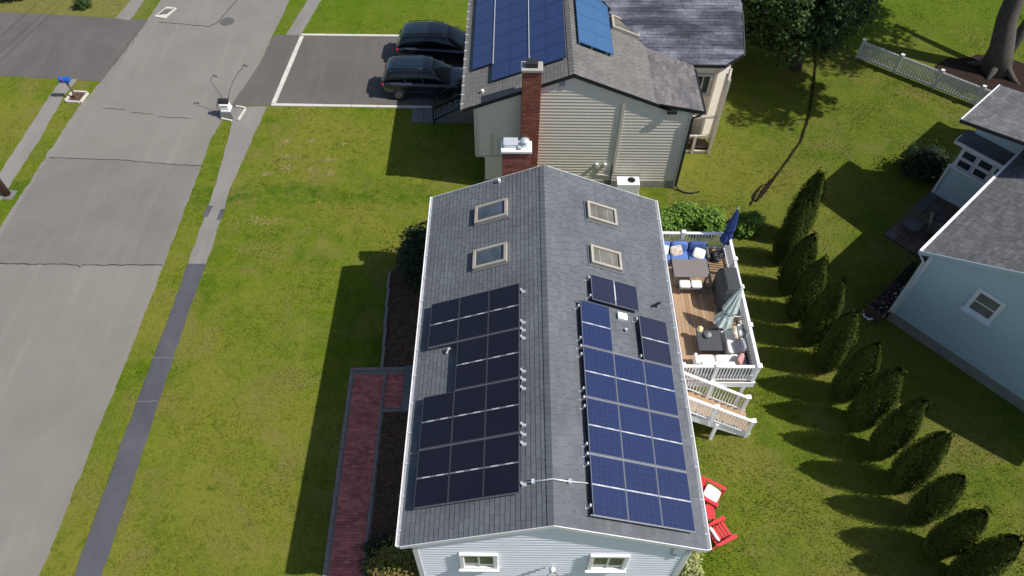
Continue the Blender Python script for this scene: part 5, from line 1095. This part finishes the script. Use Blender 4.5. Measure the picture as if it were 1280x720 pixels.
def shrub(name, lab, c, r, mt, n=1400, leaf=.055, seed=1, cat='shrub', grp=None, core='leaf_dark'):
    t = thing(name, lab, cat, (c[0], c[1], 0), group=grp); rg = np.random.RandomState(seed); P, Nr = clumps(rg, n//22, 22, r, .6, min(r)*.38); P = P+np.array([c[0], c[1], r[2]*.85]); P = P[(P[:, 2] > .01)]; Nr = np.tile([0, 0, .6], (len(P), 1))+(P-np.array([c[0], c[1], r[2]*.6]))
    plantlet('foliage', mt, P, Nr, leaf, seed, t)
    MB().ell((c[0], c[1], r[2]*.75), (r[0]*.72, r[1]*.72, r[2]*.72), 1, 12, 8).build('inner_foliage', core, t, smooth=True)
    MB().tube([(c[0], c[1], 0), (c[0], c[1], r[2]*.6)], .03, 6).build('stem', 'bark', t)
    return t
for i, (x, y, r, lb_) in enumerate([(5.5, 15.9, .62, 'leafy light green shrub under the right eave behind the deck'), (6.55, 16.1, .72, 'leafy light green shrub behind the blue sofa end of the deck'), (7.55, 15.9, .68, 'leafy light green shrub behind the deck, left of the navy umbrella'), (9.35, 15.75, .60, 'leafy green shrub between the navy umbrella and the arborvitae row')]):
    shrub('leafy_shrub', lb_, (x, y), (r, r*.8, r*.85), 'leaf_lime', 3200, .075, 70+i, grp='green shrubs behind the deck')
shrub('golden_shrub', 'golden brown tipped shrub at the near left corner of the foreground house', (-4.35, .35), (1.0, .8, 1.25), 'leaf_olive', 8000, .05, 80)
shrub('dark_shrub', 'dark green shrub in the shade beside the golden shrub and brick walk', (-5.2, 1.2), (.55, .6, .6), 'leaf_dark', 2200, .05, 81)
shrub('cream_shrub', 'pale yellow green shrub at the near right corner of the foreground house', (4.45, .75), (.42, .5, .95), 'leaf_cream', 2400, .05, 82)
shrub('dark_shrub', 'tall dark evergreen shrub at the far left corner of the foreground house', (-4.75, 13.0), (.80, 1.1, 1.45), 'leaf_dark', 6500, .07, 83)
shrub('small_shrub', 'small round green bush in the dry grass beyond the left driveway', (-25.9, 32.6), (.42, .4, .38), 'leaf', 1200, .05, 84)
shrub('small_shrub', 'dark shrub at the top left corner of the photo', (-30.4, 33.6), (.9, .8, .6), 'leaf_dark', 2400, .06, 85)
shrub('dark_shrub', 'round dark shrub in shade beside the blue house sunroom', (18.2, 19.5), (1.0, .9, .85), 'leaf_dark', 3600, .07, 86)
# dark crowned tree beyond the beige house
tr = thing('broadleaf_tree', 'dense dark green tree beside the rear wing of the beige house', 'tree', (14.2, 27.6, 0))
tree_limbs(tr, (14.2, 27.6, 0), 5.5, .24, .08, spread=2.2, seed=4, limbs=6)
rg = np.random.RandomState(90); P, Nr = clumps(rg, 520, 60, (3.6, 3.3, 2.5), .35, .55); P = P+np.array([12.9, 27.2, 4.2]); k = P[:, 2] > .9; plantlet('crown', 'leaf', P[k], Nr[k], .10, 91, tr)
tr2 = thing('broadleaf_tree', 'dark tree mass directly behind the beige house rear wing', 'tree', (11.3, 31.5, 0))
tree_limbs(tr2, (11.3, 31.5, 0), 5.5, .22, .08, seed=5); P, Nr = clumps(rg, 420, 55, (3.2, 3.0, 2.8), .35, .6); P = P+np.array([11.3, 31.0, 4.3]); plantlet('crown', 'leaf_dark', P, Nr, .11, 92, tr2)
# big trunk upper right
bt = thing('large_tree', 'large leaning grey trunk rising out of shade-darkened mulch at the upper right edge', 'tree', (24.9, 27.5, 0))
tk = tree_limbs(bt, (24.9, 27.5, 0), 11, .55, .3, lean=(-1.6, 2.2), seed=6, limbs=5, spread=3.2, lh=.8)
for a, L in ((2.6, 1.2), (.4, 1.1), (-.9, 1.3), (4.0, 1.0), (1.6, .9)): MB().tube([(24.9+.3*math.cos(a), 27.5+.3*math.sin(a), .55), (24.9+.8*math.cos(a)*L, 27.5+.8*math.sin(a)*L, .1), (24.9+1.2*math.cos(a)*L, 27.5+1.2*math.sin(a)*L, -.06)], [.28, .15, .05], 8).build('root', 'bark', bt, smooth=True)
MB().tube([(25.1, 27.6, .3), (25.7, 28.3, 2.4), (26.6, 29.4, 5.2), (27.6, 30.5, 8)], [.32, .25, .2, .12], 10).build('limb', 'bark', bt, smooth=True)
P, Nr = clumps(rg, 420, 45, (5.5, 5.0, 2.2), .3, .8); P = P+np.array([25.6, 30.5, 12.0]); P2, N2 = clumps(rg, 230, 45, (3.4, 3.0, 1.3), .2, .55); P2 = P2+np.array([21.6, 24.0, 11.4]); P = np.r_[P, P2]; Nr = np.r_[Nr, N2]; plantlet('crown', 'leaf', P, Nr, .14, 93, bt)
MB().tube([(23.7, 29, 8), (22.8, 27, 9.6), (21.8, 24.5, 11)], [.2, .14, .06], 8).build('limb', 'bark', bt, smooth=True)
sheet('shaded_tree_mulch', [(24.9+2.9*math.cos(t)*(1.15 if math.cos(t) < 0 else 1), 27.0+1.9*math.sin(t)) for t in [i*.3 for i in range(21)]], .010, 'shaded_soil', .15, .05, step=.4, seed=44)

# ================================================================ GRASS BLADES
def pip(P, poly):
    x, y = P[:, 0], P[:, 1]; c = np.zeros(len(P), bool); n = len(poly)
    for i in range(n):
        a, b_ = poly[i], poly[(i+1) % n]
        if a[1] == b_[1]: continue
        m_ = ((a[1] > y) != (b_[1] > y)) & (x < (b_[0]-a[0])*(y-a[1])/(b_[1]-a[1])+a[0]); c ^= m_
    return c
EXC = [road_pts, [(-14.97, -10), (-14.86, 13.5), (-14.83, 18.3), (-15.1, 23.9), (-13.6, 23.9), (-14.08, 18.3), (-14.05, 13.5), (-14.1, -10)], [(-15.5, 23.85), (-14.4, 30.1), (-3, 30.1), (-3, 23.9)], [(-13.8, 30), (-12.95, 30), (-11, 40), (-11.8, 40)], [(-25.65, -5), (-24.95, 21.2), (-24.85, 26), (-23.95, 26), (-24.12, 21.2), (-24.8, -5)], [(-23.8, 31.5), (-22.9, 31.3), (-22.5, 38), (-23.2, 38)], [(-34, 32.3), (-22, 31.35), (-22.9, 25.75), (-34, 26.6)],
 [(-5.9, -8), (-5.98, 8.35), (-6.2, 13), (-5.6, 14.4), (-3.3, 14.4), (-3.3, -8)], [(-6.9, -6), (-7.2, 8.4), (-5, 8.4), (-5, -6)], [(-3.7, 0), (3.8, 0), (3.8, 12.8), (-3.7, 12.8)], [(-2.4, 18.4), (6.5, 18.4), (8.6, 21), (9, 32), (-2.4, 32)], [(-6.2, 22.7), (-2.4, 22.7), (-2.4, 23.9), (-6.2, 23.9)],
 [tuple((BWm @ Vector(p))[:2]) for p in ((0, 0, 0), (9, 0, 0), (9, 9, 0), (0, 12, 0), (-2.45, 12, 0), (-2.6, 3.9, 0), (0, 3.9, 0))], [(24.9+3*math.cos(t), 27+1.9*math.sin(t)) for t in [i*.5 for i in range(12)]], [(-23.9, 24.0), (-22.95, 24.0), (-23, 24.9), (-23.9, 24.9)]]
rg = np.random.RandomState(77); NB = 560000
# denser toward the camera
yy = 42*rg.uniform(0, 1, NB)**1.25-3; xx = rg.uniform(-1, 1, NB)*(17.5+.46*np.maximum(yy, 0))+.3
P = np.c_[xx, yy]; keep = np.ones(NB, bool)
for po in EXC: keep &= ~pip(P, po)
# tuftiness
f = np.sin(xx*2.1+np.sin(yy*1.7)*2)*np.sin(yy*2.6+np.sin(xx*1.3)*2); keep &= rg.uniform(0, 1, NB) < .72+.28*f
P = P[keep]; n = len(P); print('blades', n)
a = rg.uniform(0, 2*np.pi, n); h = rg.uniform(.03, .075, n)*(1+.45*(np.sin(P[:, 0]*1.1+2)*np.sin(P[:, 1]*1.4))); wdt = rg.uniform(.008, .018, n); ln = rg.uniform(.01, .06, n)
d = np.c_[np.cos(a), np.sin(a)]; e = np.c_[-d[:, 1], d[:, 0]]
V = np.empty((n, 3, 3)); V[:, 0, :2] = P-d*wdt[:, None]; V[:, 1, :2] = P+d*wdt[:, None]; V[:, 0, 2] = V[:, 1, 2] = .0; V[:, 2, :2] = P+e*ln[:, None]; V[:, 2, 2] = h
me = bpy.data.meshes.new('lawn_grass'); me.vertices.add(3*n); me.vertices.foreach_set('co', V.ravel()); me.loops.add(3*n); me.loops.foreach_set('vertex_index', np.arange(3*n)); me.polygons.add(n)
me.polygons.foreach_set('loop_start', np.arange(0, 3*n, 3)); me.polygons.foreach_set('loop_total', np.full(n, 3)); me.materials.append(M['blade']); me.update(calc_edges=True)
o = bpy.data.objects.new('lawn_grass', me); COL.objects.link(o); tag(o, 'short mown lawn grass around the houses and along the road', 'grass', kind='stuff')
